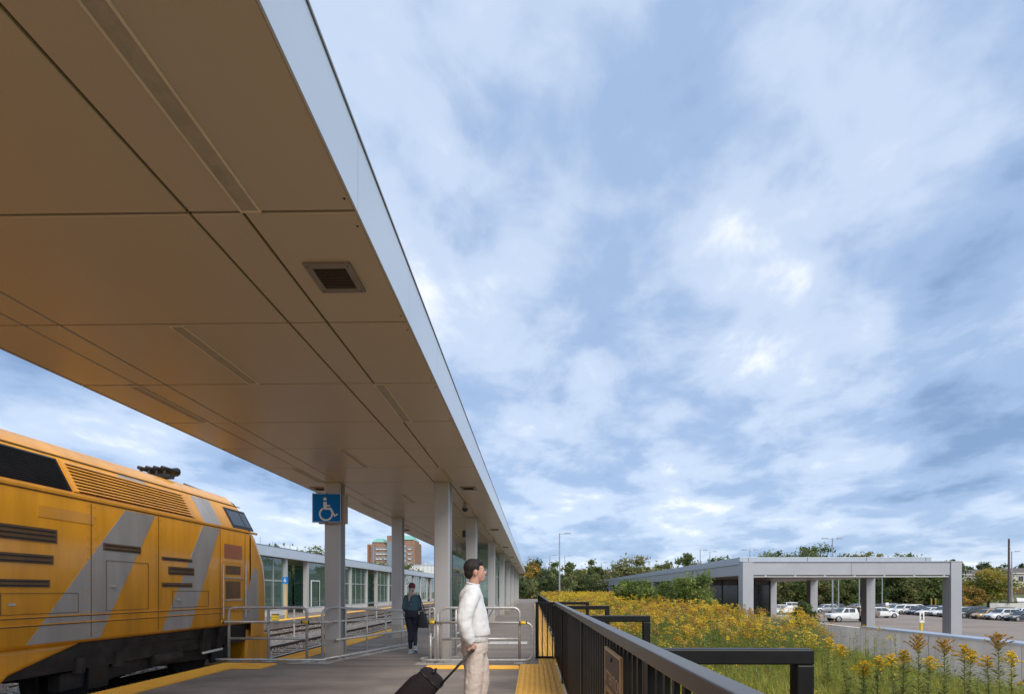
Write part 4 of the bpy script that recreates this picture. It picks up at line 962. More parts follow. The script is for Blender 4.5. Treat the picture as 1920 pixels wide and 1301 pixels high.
#CARS
# ================================================================== cars
def loft_sections(m, secs):   # secs: (x, halfwidth_bottom, halfwidth_top, z0, z1)
    rings = []
    for x, wb_, wt_, z0, z1 in secs:
        zm = z0+(z1-z0)*.55
        rings.append([(x,-wb_*.94,z0),(x,-wb_,z0+(z1-z0)*.2),(x,-wb_,zm),(x,-wt_,z1),(x,wt_,z1),(x,wb_,zm),(x,wb_,z0+(z1-z0)*.2),(x,wb_*.94,z0)])
    m.loft(rings); return m
SPEC = { # length, half width, bonnet z, roof z, body low z, greenhouse x (front base, front top, rear top, rear base), wheel r
 'suv':   (4.65, .92, 1.02, 1.70, .26, (1.05, .35, -1.75, -2.18), .36),
 'sedan': (4.70, .90, .90, 1.45, .22, (1.00, .25, -1.00, -1.75), .33),
 'hatch': (4.20, .88, .93, 1.52, .22, (1.00, .35, -1.45, -1.95), .33),
 'jeep':  (4.30, .90, 1.12, 1.86, .45, (.62, .42, -1.95, -2.05), .40)}
def make_car(kind, paint):
    L, hw, zb, zr, zl, g_, wr_ = SPEC[kind]; h = L/2
    c = thing('parked_car', 'x', 'car', (0,0,0), 'cars parked in the station car park')
    m = MB(); gf_, gt_, rt_, rb_ = g_
    loft_sections(m, [(-h, hw*.80, hw*.72, zl+.18, zb-.06), (-h+.12, hw*.94, hw*.86, zl+.05, zb+.03), (-h+.6, hw, hw*.93, zl, zb+.06), (0, hw, hw*.94, zl, zb+.04), (gf_, hw, hw*.92, zl, zb), (h-.5, hw*.98, hw*.84, zl, zb-.12), (h-.12, hw*.88, hw*.72, zl+.05, zb-.24), (h, hw*.74, hw*.62, zl+.16, zb-.32)])
    m.build('body', 'paint_'+paint, c, bevel=.03, auto=True)
    # greenhouse shell
    tw_, bw_ = hw*.74, hw*.90; z0 = zb+.0
    vs = []
    for x, w, z in ((gf_,bw_,z0),(gt_,tw_,zr-.05),(gt_-.35,tw_,zr),(rt_+.3,tw_,zr),(rt_,tw_*.97,zr-.06),(rb_,bw_*.95,z0+.03)):
        vs.append([(x,-w,z),(x,w,z)])
    flat_ = [p for q_ in vs for p in q_]
    m = MB(); m.add(flat_, [(0,1,3,2),(2,3,5,4),(4,5,7,6),(6,7,9,8),(8,9,11,10),(0,2,4,6,8,10),(1,11,9,7,5,3),(0,10,11,1)])
    m.build('cabin', 'paint_'+paint, c, bevel=.025, auto=True)
    e_ = .012
    def lerp(a, b, t): return a+(b-a)*t
    # windscreen / rear window
    for (xa, wa, za), (xb, wb2, zb2), s_, nm in (((gf_,bw_,z0),(gt_,tw_,zr-.05),1,'windscreen'), ((rb_,bw_*.95,z0+.03),(rt_,tw_*.97,zr-.06),-1,'rear_window')):
        q_ = []
        for t, k_ in ((.10,.90),(.92,.90)):
            x = lerp(xa,xb,t)+s_*e_; w = lerp(wa,wb2,t)*k_; z = lerp(za,zb2,t)+e_*.6; q_ += [(x,-w,z),(x,w,z)]
        q2 = [(p[0]-s_*.03,p[1],p[2]-.01) for p in q_]
        MB().add(q_+q2, [(0,1,3,2),(4,6,7,5),(0,2,6,4),(1,5,7,3),(0,4,5,1),(2,3,7,6)]).build(nm, 'car_glass', c)
    # side windows
    cuts = [(.04,.47),(.51,.96)] if kind != 'suv' else [(.04,.40),(.43,.74),(.77,.97)]
    for sy in (-1, 1):
        for a, b_ in cuts:
            q_ = []
            for t in (.12, .86):
                xf = lerp(gf_, gt_, t)-.08; xr = lerp(rb_, rt_, t)+.08; w = lerp(bw_, tw_, t)+e_; z = lerp(z0, zr-.04, t)
                q_ += [(lerp(xf,xr,a), sy*w, z), (lerp(xf,xr,b_), sy*w, z)]
            q2 = [(p[0], p[1]-sy*.03, p[2]) for p in q_]
            MB().add(q_+q2, [(0,1,3,2),(4,6,7,5),(0,2,6,4),(1,5,7,3),(0,4,5,1),(2,3,7,6)]).build('side_window', 'car_glass', c)
    wx = (h-.88, -h+.90)
    for x in wx:
        for sy in (-1, 1):
            MB().tube([(x,sy*(hw-.20),wr_),(x,sy*(hw+.004),wr_)], wr_*1.14, 20).build('wheel_arch', 'car_trim', c)
            w_ = MB().tube([(x,sy*(hw-.20),wr_),(x,sy*(hw+.012),wr_)], wr_, 20).build('wheel', 'tyre', c)
            MB().tube([(x,sy*(hw+.006),wr_),(x,sy*(hw+.024),wr_)], [wr_*.68,wr_*.60], 16).build('rim', 'rim', w_)
    MB().box(-h+.5, h-.5, -hw-.006, hw+.006, zl-.02, zl+.07).build('sill_trim', 'car_trim', c)
    for sy in (-1, 1):
        MB().add([(h-.02,sy*hw*.40,zb-.42),(h-.14,sy*hw*.80,zb-.40),(h-.34,sy*hw*.93,zb-.30),(h-.30,sy*hw*.86,zb-.24),(h-.08,sy*hw*.58,zb-.29),
                  (h-.12,sy*hw*.40,zb-.42),(h-.24,sy*hw*.76,zb-.40),(h-.44,sy*hw*.88,zb-.30),(h-.40,sy*hw*.80,zb-.24),(h-.18,sy*hw*.55,zb-.29)], [(0,1,2,3,4),(9,8,7,6,5),(0,5,6,1),(1,6,7,2),(2,7,8,3),(3,8,9,4),(4,9,5,0)]).build('headlight', 'headlamp', c)
        MB().box(-h-.01, -h+.25, sy*hw*.78-.12, sy*hw*.78+.12, zb-.22, zb-.06).build('tail_light', 'tail_lamp', c)
        MB().box(gf_-.30, gf_-.12, sy*(hw+.0)-.02 if sy > 0 else -hw-.16, hw+.16 if sy > 0 else -hw+.02, zb+.02, zb+.16).build('mirror', 'paint_'+paint, c)
    MB().box(h-.06, h+.012, -hw*.45, hw*.45, zb-.50, zb-.32).build('grille', 'car_trim', c); MB().box(h-.10, h+.014, -hw*.62, hw*.62, zl+.12, zl+.26).build('lower_intake', 'car_trim', c)
    MB().box(h+.005, h+.02, -.26, .26, zl+.27, zl+.38).build('number_plate', 'sign_white', c)
    return c
ORD = ['nearest','second','third','fourth','fifth','sixth','seventh','eighth','ninth','tenth','eleventh','twelfth','thirteenth','fourteenth','fifteenth','sixteenth']
protos = {}
def place(kind, paint, x, y, rz, label):
    key = (kind, paint)
    if key not in protos: protos[key] = make_car(kind, paint); o = protos[key]
    else: o = copy_tree(protos[key])
    o.location = (x, y, LOT); o.rotation_euler = (0, 0, rz); o['label'] = label; return o
KW = {'suv':'SUV','sedan':'saloon car','hatch':'hatchback','jeep':'off-road car'}
front_row = [('sedan','charcoal'),('suv','white'),('hatch','gold'),('suv','charcoal'),('suv','white'),('suv','white'),('sedan','white'),('hatch','navy'),('suv','white'),('suv','white'),('sedan','navy'),('suv','charcoal'),('suv','silver'),('sedan','white')]
PR = R(180)
for i, (kd, pt) in enumerate(front_row):
    place(kd, pt, 68.8+random.uniform(-.3,.3), 71.2+2.7*i, PR+R(random.uniform(-2,2)), f'{pt} {KW[kd]}, {ORD[i]} car from the right edge in the front parked row')
back_row = [('suv','white'),('suv','black'),('sedan','grey'),('suv','navy'),('hatch','silver'),('suv','grey'),('suv','charcoal'),('sedan','blue'),('suv','white'),('suv','silver'),('sedan','charcoal'),('hatch','white')]
for i, (kd, pt) in enumerate(back_row):
    place(kd, pt, 75.2+random.uniform(-.3,.3), 76.5+2.7*i, R(random.uniform(-2,2)), f'{pt} {KW[kd]} in the back row, {ORD[i]} one there from the right edge')
more = [('jeep','white',at(1471,108),108,PR,'boxy white off-road car seen under the bus canopy left of the second column'),
        ('sedan','white',at(1449,106),106,PR,'white saloon car partly hidden beside the boxy off-road car'),
        ('suv','silver',at(1452,96),96,PR,'silver SUV low behind the goldenrod under the bus canopy'),
        ('sedan','white',at(1470,92),92,PR,'white saloon car half covered by flowers under the bus canopy'),
        ('suv','black',at(1556,104),104,PR,'black SUV behind the pickup truck bonnet'), ('suv','silver',at(1541,98),98,PR,'silver SUV left of the pickup truck behind leaves'),
        ('suv','grey',at(1596,102),102,PR,'grey SUV behind the pickup cab'), ('hatch','white',at(1606,92),92,PR,'white hatchback just behind the pickup bed'),
        ('suv','white',at(1644,80),80,0,'white SUV tail showing right of the second canopy column'),
        ('sedan','charcoal',at(1668,98),98,PR,'charcoal saloon car beyond the kerbed island'), ('suv','grey',at(1655,108),108,PR,'grey SUV at the back of the lot above the island')]
for kd, pt, x, y, rz, lab in more: place(kd, pt, x, y, rz, lab)
# pickup with a flat dump bed
tx, ty = at(1582,69), 69.0
tr_ = thing('pickup_truck', 'white crew-cab pickup with brown flatbed body facing left', 'truck', (0,0,0))
m = MB(); loft_sections(m, [(.0,.98,.92,.5,1.28),(.6,1.0,.93,.5,1.25),(1.6,1.0,.9,.5,1.22),(2.55,.98,.84,.52,1.15),(2.75,.85,.75,.6,1.0)]); m.build('body', 'paint_white', tr_, bevel=.03, auto=True)
m = MB(); m.add([(1.35,-.88,1.25),(1.35,.88,1.25),(.75,-.74,1.93),(.75,.74,1.93),(-.85,-.74,1.95),(-.85,.74,1.95),(-1.0,-.9,1.25),(-1.0,.9,1.25)], [(0,1,3,2),(2,3,5,4),(4,5,7,6),(0,2,4,6),(1,7,5,3),(0,6,7,1)]); m.build('cabin', 'paint_white', tr_, bevel=.03, auto=True)
MB().box(-1.0,.1,-.98,.98,.5,1.26).build('cab_side', 'paint_white', tr_, bevel=.02)
for sy in (-1,1):
    for a, b_ in ((1.05,.32),(.22,-.55)):
        q_ = [(a,sy*.885,1.32),(b_,sy*.885,1.32),(a-.38 if a > 1 else a-.03,sy*.77,1.84),(b_-.03,sy*.77,1.84)]; q2 = [(p[0],p[1]-sy*.05,p[2]) for p in q_]
        MB().add(q_+q2, [(0,1,3,2),(4,6,7,5),(0,2,6,4),(1,5,7,3),(0,4,5,1),(2,3,7,6)]).build('side_window', 'car_glass', tr_)
    for x in (1.75, -2.55):
        w_ = MB().tube([(x,sy*.72,.42),(x,sy*1.01,.42)], .42, 20).build('wheel', 'tyre', tr_); MB().tube([(x,sy*1.005,.42),(x,sy*1.03,.42)], [.27,.22], 16).build('rim', 'rim', w_)
    MB().box(2.5,2.78,sy*.7-.16,sy*.7+.16,.85,1.05).build('headlight', 'headlamp', tr_)
MB().add([(1.27,-.78,1.36),(1.27,.78,1.36),(.83,-.68,1.87),(.83,.68,1.87),(1.24,-.78,1.33),(1.24,.78,1.33),(.8,-.68,1.84),(.8,.68,1.84)], [(0,1,3,2),(4,6,7,5),(0,2,6,4),(1,5,7,3),(0,4,5,1),(2,3,7,6)]).build('windscreen', 'car_glass', tr_)
MB().box(-3.75,-1.15,-1.05,1.05,.92,1.06).build('bed_floor', 'truck_bed', tr_)
for sy in (-1,1): MB().box(-3.75,-1.15,sy*1.05-.03,sy*1.05+.03,1.06,1.48).build('bed_side', 'truck_bed', tr_)
MB().box(-3.78,-3.70,-1.05,1.05,1.06,1.48).build('tail_gate', 'truck_bed', tr_); MB().box(-1.15,-1.05,-1.05,1.05,.95,2.05).build('head_board', 'truck_bed', tr_)
MB().prism([(-1.06,2.05),(-.6,2.22),(-.25,2.05),(-1.06,1.97)], 'y', -.9, .9).build('cab_guard', 'truck_bed', tr_)
MB().box(-3.7,2.3,-.45,.45,.55,.92).build('chassis', 'car_trim', tr_)
tr_.location = (tx, ty, LOT); tr_.rotation_euler = (0,0,R(180)); 

#PLANTS
# ================================================================== trees
def crown_arrays(c, rad, ncl, per, leaf, cols, rs, flat_bottom=.35):
    """leaf clumps through the crown volume; returns V,F,C"""
    d = rs.normal(size=(ncl, 3)); d /= np.linalg.norm(d, axis=1, keepdims=True); r = rs.random(ncl)**.45
    cc = d*r[:, None]*np.array(rad); cc[:, 2] = np.where(cc[:, 2] < 0, cc[:, 2]*(1-flat_bottom), cc[:, 2])
    clr = np.mean(rad)*rs.uniform(.16, .34, ncl)
    P = (cc[:, None, :] + rs.normal(size=(ncl, per, 3))*clr[:, None, None]*np.array([.62, .62, .45])).reshape(-1, 3)
    n = len(P); A = rs.normal(size=(n, 3)); A /= np.linalg.norm(A, axis=1, keepdims=True); Bq = rs.normal(size=(n, 3)); Bq -= A*(A*Bq).sum(1, keepdims=True); Bq /= np.linalg.norm(Bq, axis=1, keepdims=True)
    s = leaf*rs.uniform(.6, 1.3, (n, 1)); V, F = quads(P+np.array(c), A*s, Bq*s*.6)
    cols = np.array(cols); ci = rs.integers(0, len(cols), ncl); cb = cols[ci]*rs.uniform(.75, 1.25, (ncl, 1)); C = np.repeat(cb, per, 0)*rs.uniform(.7, 1.3, (n, 1)); C = np.repeat(C, 4, 0)
    return V, F, C
GREEN = [(0.140,0.190,0.056),(0.183,0.224,0.070),(0.113,0.154,0.049),(0.210,0.231,0.077)]
OLIVE = [(0.210,0.217,0.084),(0.267,0.260,0.105),(0.183,0.204,0.077),(0.281,0.245,0.098)]
DARK = [(0.070,0.098,0.043),(0.084,0.120,0.045),(0.113,0.140,0.051)]
AUT = [(0.421,0.281,0.070),(0.477,0.308,0.070),(0.294,0.253,0.063),(0.365,0.224,0.063),(0.210,0.224,0.070)]
RUST = [(0.281,0.161,0.084),(0.337,0.197,0.084),(0.210,0.154,0.077)]
def tree(x, y, base, h, rad, cols, label, seed, name='tree', leaf=.30, ncl=46, per=75, crown_c=.62, group='trees of the background'):
    rs = np.random.default_rng(seed); rnd = random.Random(seed)
    t = thing(name, label, 'tree', (x, y, base), group)
    m = MB(); th = h*crown_c; r0 = .018*h+.06
    m.tube([(x,y,base-.2),(x+rnd.uniform(-.1,.1),y,base+th*.5),(x+rnd.uniform(-.2,.2),y,base+th),(x+rnd.uniform(-.3,.3),y,base+h*.86)], [r0*1.25,r0,r0*.7,r0*.2], 8)
    for k in range(7):
        a = rnd.uniform(0, 6.28); z = base+h*rnd.uniform(.3,.65); L = rnd.uniform(.45,.8)
        m.tube([(x,y,z),(x+math.cos(a)*rad*L*.5,y+math.sin(a)*rad*L*.5,z+h*.10),(x+math.cos(a)*rad*L,y+math.sin(a)*rad*L,z+h*.20)], [r0*.45,r0*.3,r0*.1], 6)
    m.build('trunk', 'bark', t, smooth=True)
    V, F, C = crown_arrays((x, y, base+h*crown_c), (rad, rad, h*(1-crown_c)*.98), ncl, per, leaf, cols, rs)
    soup('crown', V, F, C, 'foliage', t); return t
tl = [ # u, D, top v, crown px half-width, colours, label
 (992,112,1052,20,AUT,'yellowing tree at the very end of the platform canopy'),
 (1006,120,1049,14,DARK,'dark evergreen top behind the yellowing tree at the canopy end'),
 (1038,118,1053,13,GREEN,'rounded green tree behind the tallest lamp post'),
 (1070,116,1054,15,GREEN,'airy green tree right of the tallest lamp post'),
 (1112,112,1049,14,GREEN,'upright rounded green tree standing clear above the hedge'),
 (1092,122,1064,14,AUT,'small yellowish tree between two rounded green trees above the hedge'),
 (1165,96,1048,26,OLIVE,'broad olive tree at the left of the big tree group over the sloping roof'),
 (1205,94,1045,24,OLIVE,'tall feathery olive tree in the middle of the group over the sloping roof'),
 (1240,98,1050,22,OLIVE,'greyish olive tree at the right of the group over the sloping roof'),
 (1284,112,1036,18,GREEN,'airy tall tree with open crown above the sloping canopy roof'),
 (1298,116,1052,14,RUST,'low rust-coloured tree beside the airy tall tree'),
 (1352,128,1040,22,GREEN,'green tree left of the double lamp behind the canopy roof'),
 (1440,130,1031,26,GREEN,'green tree right of the double lamp above the canopy roof'),
 (1492,132,1026,28,GREEN,'wide dark green tree above the middle of the canopy roof'),
 (1533,134,1021,20,GREEN,'tallest rounded tree above the canopy roof next to a lamp post'),
 (1580,136,1036,20,GREEN,'low green tree right of the middle lamp post above the roof'),
 (1618,140,1029,22,OLIVE,'olive leafless-looking tree above the right part of the canopy roof'),
 (1680,142,1033,24,GREEN,'dark green tree above the right end of the canopy roof'),
 (1775,120,1048,12,GREEN,'small tree top just behind the right canopy column'),
]
for i, (u_, d, v_, pw, cols, lab) in enumerate(tl):
    base = LOT+.2 if u_ < 1300 else -.5; top = EYE+(1108-v_)*d/930; tree(at(u_,d), d, base, top-base, pw*d/930*1.15, cols, lab, 100+i, crown_c=.60 if u_ < 1300 else .66)
# yellowing tree in front of the houses, behind the parked cars
tree(at(1840,104), 104, -1.6, EYE+(1108-1064)*104/930+1.6, 4.6, [(.46,.33,.06),(.36,.31,.06),(.25,.26,.06),(.17,.20,.05),(.40,.28,.06)], 'bushy yellowing tree between the canopy column and the wooden pole', 300, ncl=80, per=90, crown_c=.5, leaf=.24)
tree(at(1812,100), 100, -2.4, 5.0, 2.0, AUT, 'small yellow shrubby tree at the foot of the bushy yellowing tree', 301, ncl=30, crown_c=.5, leaf=.22)
for i, (u_, v_) in enumerate(((1802,1057),(1822,1058),(1836,1055),(1860,1056),(1900,1058))):
    d = 190; top = EYE+(1108-v_)*d/930; tree(at(u_,d), d, 1, top-1, 2.6, DARK, f'{["first","second","third","fourth","fifth"][i]} from the left of the dark far tree tops over the house roofs', 320+i, ncl=26, per=50, leaf=.4)
# left side: behind the far platform
for i, (x, y, h, r_, cols, lab) in enumerate(((-24,46,6.0,2.6,GREEN,'round green tree behind the open bay of the far shelter'),(-27,60,7,3.2,GREEN,'green tree behind the far shelter glass near the front column'),
     (-26,80,6.5,3.2,OLIVE,'olive tree seen through the far shelter glass by the door'),(-19.2,118,7.6,2.6,GREEN,'dark green tree between the white hall and the canopy columns'),(-28,34,6,3,OLIVE,'olive tree behind the glazed end of the far shelter'),
     (-25,100,7,3.2,GREEN,'green tree behind the far end of the far shelter'),(-25.5,52,4.5,2.6,RUST,'brownish shrubby tree behind the open bay of the far shelter'))):
    tree(x, y, -1.2, h+1.2, r_, cols, lab, 350+i, ncl=46, per=80, crown_c=.55, leaf=.22)
# hedgerow and bank woodland: reads as one mass
def mass(name, label, boxes, seed):
    rs = np.random.default_rng(seed); VV = []; FF = []; CC = []; o_ = 0
    for (x, y, z, rx, ry, rz, cols, leaf, ncl, per) in boxes:
        V, F, C = crown_arrays((x, y, z), (rx, ry, rz), ncl, per, leaf, cols, rs, .1); VV.append(V); FF.append(F+o_); CC.append(C); o_ += len(V)
    return tag(soup(name, np.concatenate(VV), np.concatenate(FF), np.concatenate(CC), 'foliage'), label, 'woodland', kind='stuff')
rnd = random.Random(5); bx = []
for u_ in np.arange(965, 1330, 8):
    d = rnd.uniform(98, 112); hh = (1108-rnd.uniform(1064,1082))*d/930+EYE; cx_ = at(u_, d)
    bx.append((cx_, d, (hh+LOT)/2, 2.3, 3, (hh-LOT)/2, rnd.choice([DARK,DARK,GREEN,OLIVE,OLIVE,GREEN]), .26, 26, 55))
mass('hedgerow', 'dense mixed hedgerow of bushes behind the goldenrod meadow', bx, 8)
bx = []
for u_ in np.arange(1300, 1790, 7):
    d = rnd.uniform(118, 128); hh = EYE+(1108-rnd.uniform(1062,1080))*d/930; bx.append((at(u_,d), d, (hh+LOT)/2, 2.8, 3, (hh-LOT)/2, rnd.choice([DARK,GREEN,GREEN,OLIVE,DARK,GREEN,AUT]), .32, 30, 55))
mass('bank_woodland', 'thick green woodland on the bank behind the car park', bx, 9)
bx = []
for yy in np.arange(26, 120, 3): bx.append((-26.5+rnd.uniform(-1,1), yy, .6, 1.5, 2.2, rnd.uniform(1.4,2.6), rnd.choice([GREEN,OLIVE,AUT,OLIVE]), .16, 22, 50))
mass('trackside_shrubs', 'low trackside shrubs behind the far platform shelter', bx, 10)
for i, (cx_, cy_, tp_, rr) in enumerate(((at(1296,27),27,EYE+1.15,1.35),(at(1262,29),29,EYE+.75,1.0),(at(1205,33),33,EYE+.75,1.25),(at(1176,34),34,EYE+.75,.85),(at(1503,19.5),19.5,EYE-.40,.42))):
    lab = ['tallest feathery green shrub in front of the sloping canopy','low shrub between the two feathery shrubs at the meadow edge','wide green shrub at the back of the meadow','leftmost green shrub at the back of the meadow','small dark green bush with pale flowers in front of a canopy column'][i]
    bz = field_z(min(cx_,9), cy_) if i < 4 else -.65
    tree(cx_, cy_, bz, tp_-bz, rr, [(.17,.23,.05),(.21,.26,.07),(.13,.19,.05),(.25,.28,.08)] if i < 4 else DARK+GREEN, lab, 400+i, name='shrub', leaf=.075 if i < 4 else .05, ncl=60, per=90, crown_c=.55, group='shrubs by the meadow')

# ================================================================== goldenrod meadow
GOLD = np.array([(.82,.56,.045),(.76,.50,.04),(.86,.63,.08),(.66,.36,.05),(.70,.50,.13),(.58,.32,.07)])
LEAFC = np.array([(.29,.31,.06),(.24,.28,.055),(.20,.27,.10),(.34,.33,.065),(.22,.28,.10),(.36,.31,.08)])
def herbs(px, py, pz, ph, flower, nl, nf, leaf, fl, rs, gold_bias=None, plume=(.10,.16)):
    n = len(px); base = np.stack([px, py, pz], 1); lean = rs.normal(size=(n, 2))*.07
    VV = []; FF = []; CC = []; off = 0
    def put(V, F, C):
        nonlocal off
        VV.append(V); FF.append(F+off); CC.append(C); off += len(V)
    # stems as thin crossed quads
    top = base + np.concatenate([lean*ph[:, None], ph[:, None]], 1)
    for ax_ in ((1,0,0),(0,1,0)):
        w = np.array(ax_)*.004; V = np.stack([base-w, base+w, top+w*.5, top-w*.5], 1).reshape(-1, 3); lc = LEAFC[rs.integers(0, len(LEAFC), n)]*.8; put(V, np.arange(len(V)).reshape(-1,4), np.repeat(lc, 4, 0))
    # leaves
    t = rs.random((n, nl))*.86+.06; a = rs.random((n, nl))*6.283; up = rs.uniform(.1, .9, (n, nl)); L = leaf*rs.uniform(.6, 1.25, (n, nl))*(1.15-.55*t)
    P = base[:, None]*(1-t[..., None]) + top[:, None]*t[..., None]
    D = np.stack([np.cos(a)*np.cos(up), np.sin(a)*np.cos(up), np.sin(up)], -1); Sd = np.stack([-np.sin(a), np.cos(a), np.zeros_like(a)], -1)
    V = np.stack([P, P+D*L[..., None]*.45+Sd*L[..., None]*.10, P+D*L[..., None]-np.array([0,0,1])*L[..., None]*.12, P+D*L[..., None]*.45-Sd*L[..., None]*.10], 2).reshape(-1, 3)
    pc = LEAFC[rs.integers(0, len(LEAFC), n)]; C = np.repeat(pc, nl, 0)*rs.uniform(.65, 1.25, (n*nl, 1)); put(V, np.arange(len(V)).reshape(-1,4), np.repeat(C, 4, 0))
    # flower plumes: arching sprays around the tip
    fi = np.where(flower)[0]; k = len(fi)
    if k and nf:
        ns = 7; per = nf//ns; a = rs.random((k, ns))*6.283; ln = rs.uniform(*plume, (k, ns)); z0 = -rs.random((k, ns))*.17
        s = rs.random((k, ns, per)); r = ln[..., None]*s; zz = z0[..., None] + ln[..., None]*(.75*s-.75*s*s) + .03
        P = top[fi][:, None, None] + np.stack([np.cos(a)[..., None]*r, np.sin(a)[..., None]*r, zz], -1) + rs.normal(size=(k, ns, per, 3))*.010
        P = P.reshape(-1, 3); m_ = len(P); A_ = rand_dirs(m_); B_ = np.cross(A_, rand_dirs(m_)); B_ /= np.linalg.norm(B_, axis=1, keepdims=True)+1e-6; sz = fl*rs.uniform(.6, 1.35, (m_, 1))
        V, F = quads(P, A_*sz, B_*sz*.75); gi_ = rs.integers(0, 3, k); 
        if gold_bias is not None: gi_ = np.where(rs.random(k) < gold_bias[fi], rs.integers(3, 6, k), gi_)
        gc = GOLD[gi_]; C = np.repeat(gc, ns*per, 0)*rs.uniform(.7, 1.2, (m_, 1)); put(V, F, np.repeat(C, 4, 0))
    return np.concatenate(VV), np.concatenate(FF), np.concatenate(CC)
fzv = np.vectorize(field_z)
rs = np.random.default_rng(21)
def zone(n, y0, y1, x0, x1): return rs.uniform(x0, x1, n), y0+(y1-y0)*rs.random(n)
def blobs(x, y, wl, seed):
    r_ = np.random.default_rng(seed); v = 0
    for _ in range(7):
        a_ = r_.random()*6.283; k_ = 6.283/(wl*r_.uniform(.7, 1.5)); v = v+np.sin(k_*(x*math.cos(a_)+y*math.sin(a_))+r_.random()*6.283)
    return v/7**.5
patches = lambda x, y: .5+.5*np.sin(x*1.1+np.sin(y*.45)*1.7)*np.cos(y*.38+x*.3)
X, Y = zone(2100, 10.6, 20, 1.1, 9.0); pt_ = patches(X, Y); H = rs.uniform(.70, 1.12, len(X))
cl_ = np.clip(.5+.5*blobs(X, Y, 1.5, 3), 0, 1); fl_ = rs.random(len(X)) < np.clip((Y-10.8)/3, 0, 1)*np.where(blobs(X, Y, 1.2, 4) > .2, .80, .14); pt_ = np.clip(.28+.55*blobs(X, Y, 3.2, 5), 0, 1)
H *= np.where(fl_, 1, .95)*(.80+.32*cl_)
kp = (X/Y < .58) | (rs.random(len(X)) < .18); X, Y, H, fl_, pt_ = X[kp], Y[kp], H[kp], fl_[kp], pt_[kp]
V, F, C = herbs(X, Y, fzv(X, Y), H, fl_, 26, 70, .13, .016, rs, pt_*.9); tag(soup('goldenrod_meadow', V, F, C), 'flowering goldenrod meadow filling the ground beyond the fence', 'meadow', kind='stuff')
X, Y = zone(5200, 19, 66, .95, 9.0); pt_ = patches(X, Y); H = rs.uniform(.72, 1.18, len(X))*(.85+.3*(.5+.5*np.sin(X*1.9+Y*.8)*np.sin(Y*.6)))
V, F, C = herbs(X, Y, fzv(X, Y), H, rs.random(len(X)) < np.where(blobs(X, Y*.6, 1.6, 6) > .0, .80, .18), 16, 42, .19, .024, rs, np.clip(.18+.45*blobs(X, Y*.6, 4, 7), 0, 1)); tag(soup('goldenrod_meadow', V, F, C), 'distant goldenrod in front of the hedgerow', 'meadow', kind='stuff')
X, Y = zone(420, 11.5, 30, 1.2, 8.8); kp = X/Y < .58; X, Y = X[kp], Y[kp]; H = rs.uniform(.95, 1.38, len(X))*(.85+.2*np.clip(blobs(X, Y, 2.4, 12), -1, 1))
V, F, C = herbs(X, Y, fzv(X, Y), H, np.zeros(len(X), bool), 60, 0, .15, .02, rs); tag(soup('leafy_spires', V, F, C*np.array([.82,.98,1.05])), 'tall leafy green stems standing above the goldenrod', 'weeds', kind='stuff')
X, Y = zone(330, 11.5, 26, 1.2, 8.8); kp = X/Y < .60; X, Y = X[kp], Y[kp]; H = rs.uniform(.85, 1.25, len(X))
V, F, C = herbs(X, Y, fzv(X, Y), H, np.ones(len(X), bool), 14, 63, .12, .015, rs, np.full(len(X), 1.0), (.06,.13)); tag(soup('faded_goldenrod', V, F, C*np.array([.80,.72,.85])), 'faded ochre goldenrod heads mixed into the meadow', 'weeds', kind='stuff')
# green unflowered growth nearer the fence
X, Y = zone(850, 6.2, 13.0, 1.6, 8.8); H = rs.uniform(.45, .85, len(X))*np.clip((Y-3)/8, .45, 1)
kp = (X/Y < .60) | (rs.random(len(X)) < .35); X, Y, H = X[kp], Y[kp], H[kp]
V, F, C = herbs(X, Y, fzv(X, Y), H, rs.random(len(X)) < .05, 34, 49, .12, .014, rs); tag(soup('leafy_weeds', V, F, C), 'leafy green weeds between the fence and the goldenrod', 'weeds', kind='stuff')
# grass blades
n = 90000; X = rs.uniform(.8, 9.0, n); Y = 1.2+13*rs.random(n)**.9; Z = fzv(X, Y); H = rs.uniform(.22, .55, n)*np.where(X/Y > .6, .62, 1); a = rs.random(n)*6.283; ln = rs.uniform(.1, .6, n)*H
b0 = np.stack([X, Y, Z], 1); sd_ = np.stack([-np.sin(a), np.cos(a), 0*a], 1)*.0045; dr_ = np.stack([np.cos(a), np.sin(a), 0*a], 1)
md = b0+dr_*(ln*.35)[:, None]+np.array([0,0,1])*(H*.62)[:, None]; tp_ = b0+dr_*ln[:, None]+np.array([0,0,1])*H[:, None]
V = np.stack([b0-sd_, b0+sd_, md+sd_*.8, md-sd_*.8, tp_], 1).reshape(-1, 3); i0 = np.arange(n)*5
F = np.concatenate([np.stack([i0,i0+1,i0+2],1), np.stack([i0,i0+2,i0+3],1), np.stack([i0+3,i0+2,i0+4],1)])
gc = np.array([(.38,.38,.055),(.31,.36,.05),(.45,.40,.075),(.27,.33,.05),(.50,.41,.14)]); C = np.repeat(gc[rs.integers(0,5,n)]*rs.uniform(.7,1.2,(n,1)), 5, 0)
tag(soup('tall_grass', V, F, C), 'tall green grass growing along the fence', 'grass', kind='stuff')
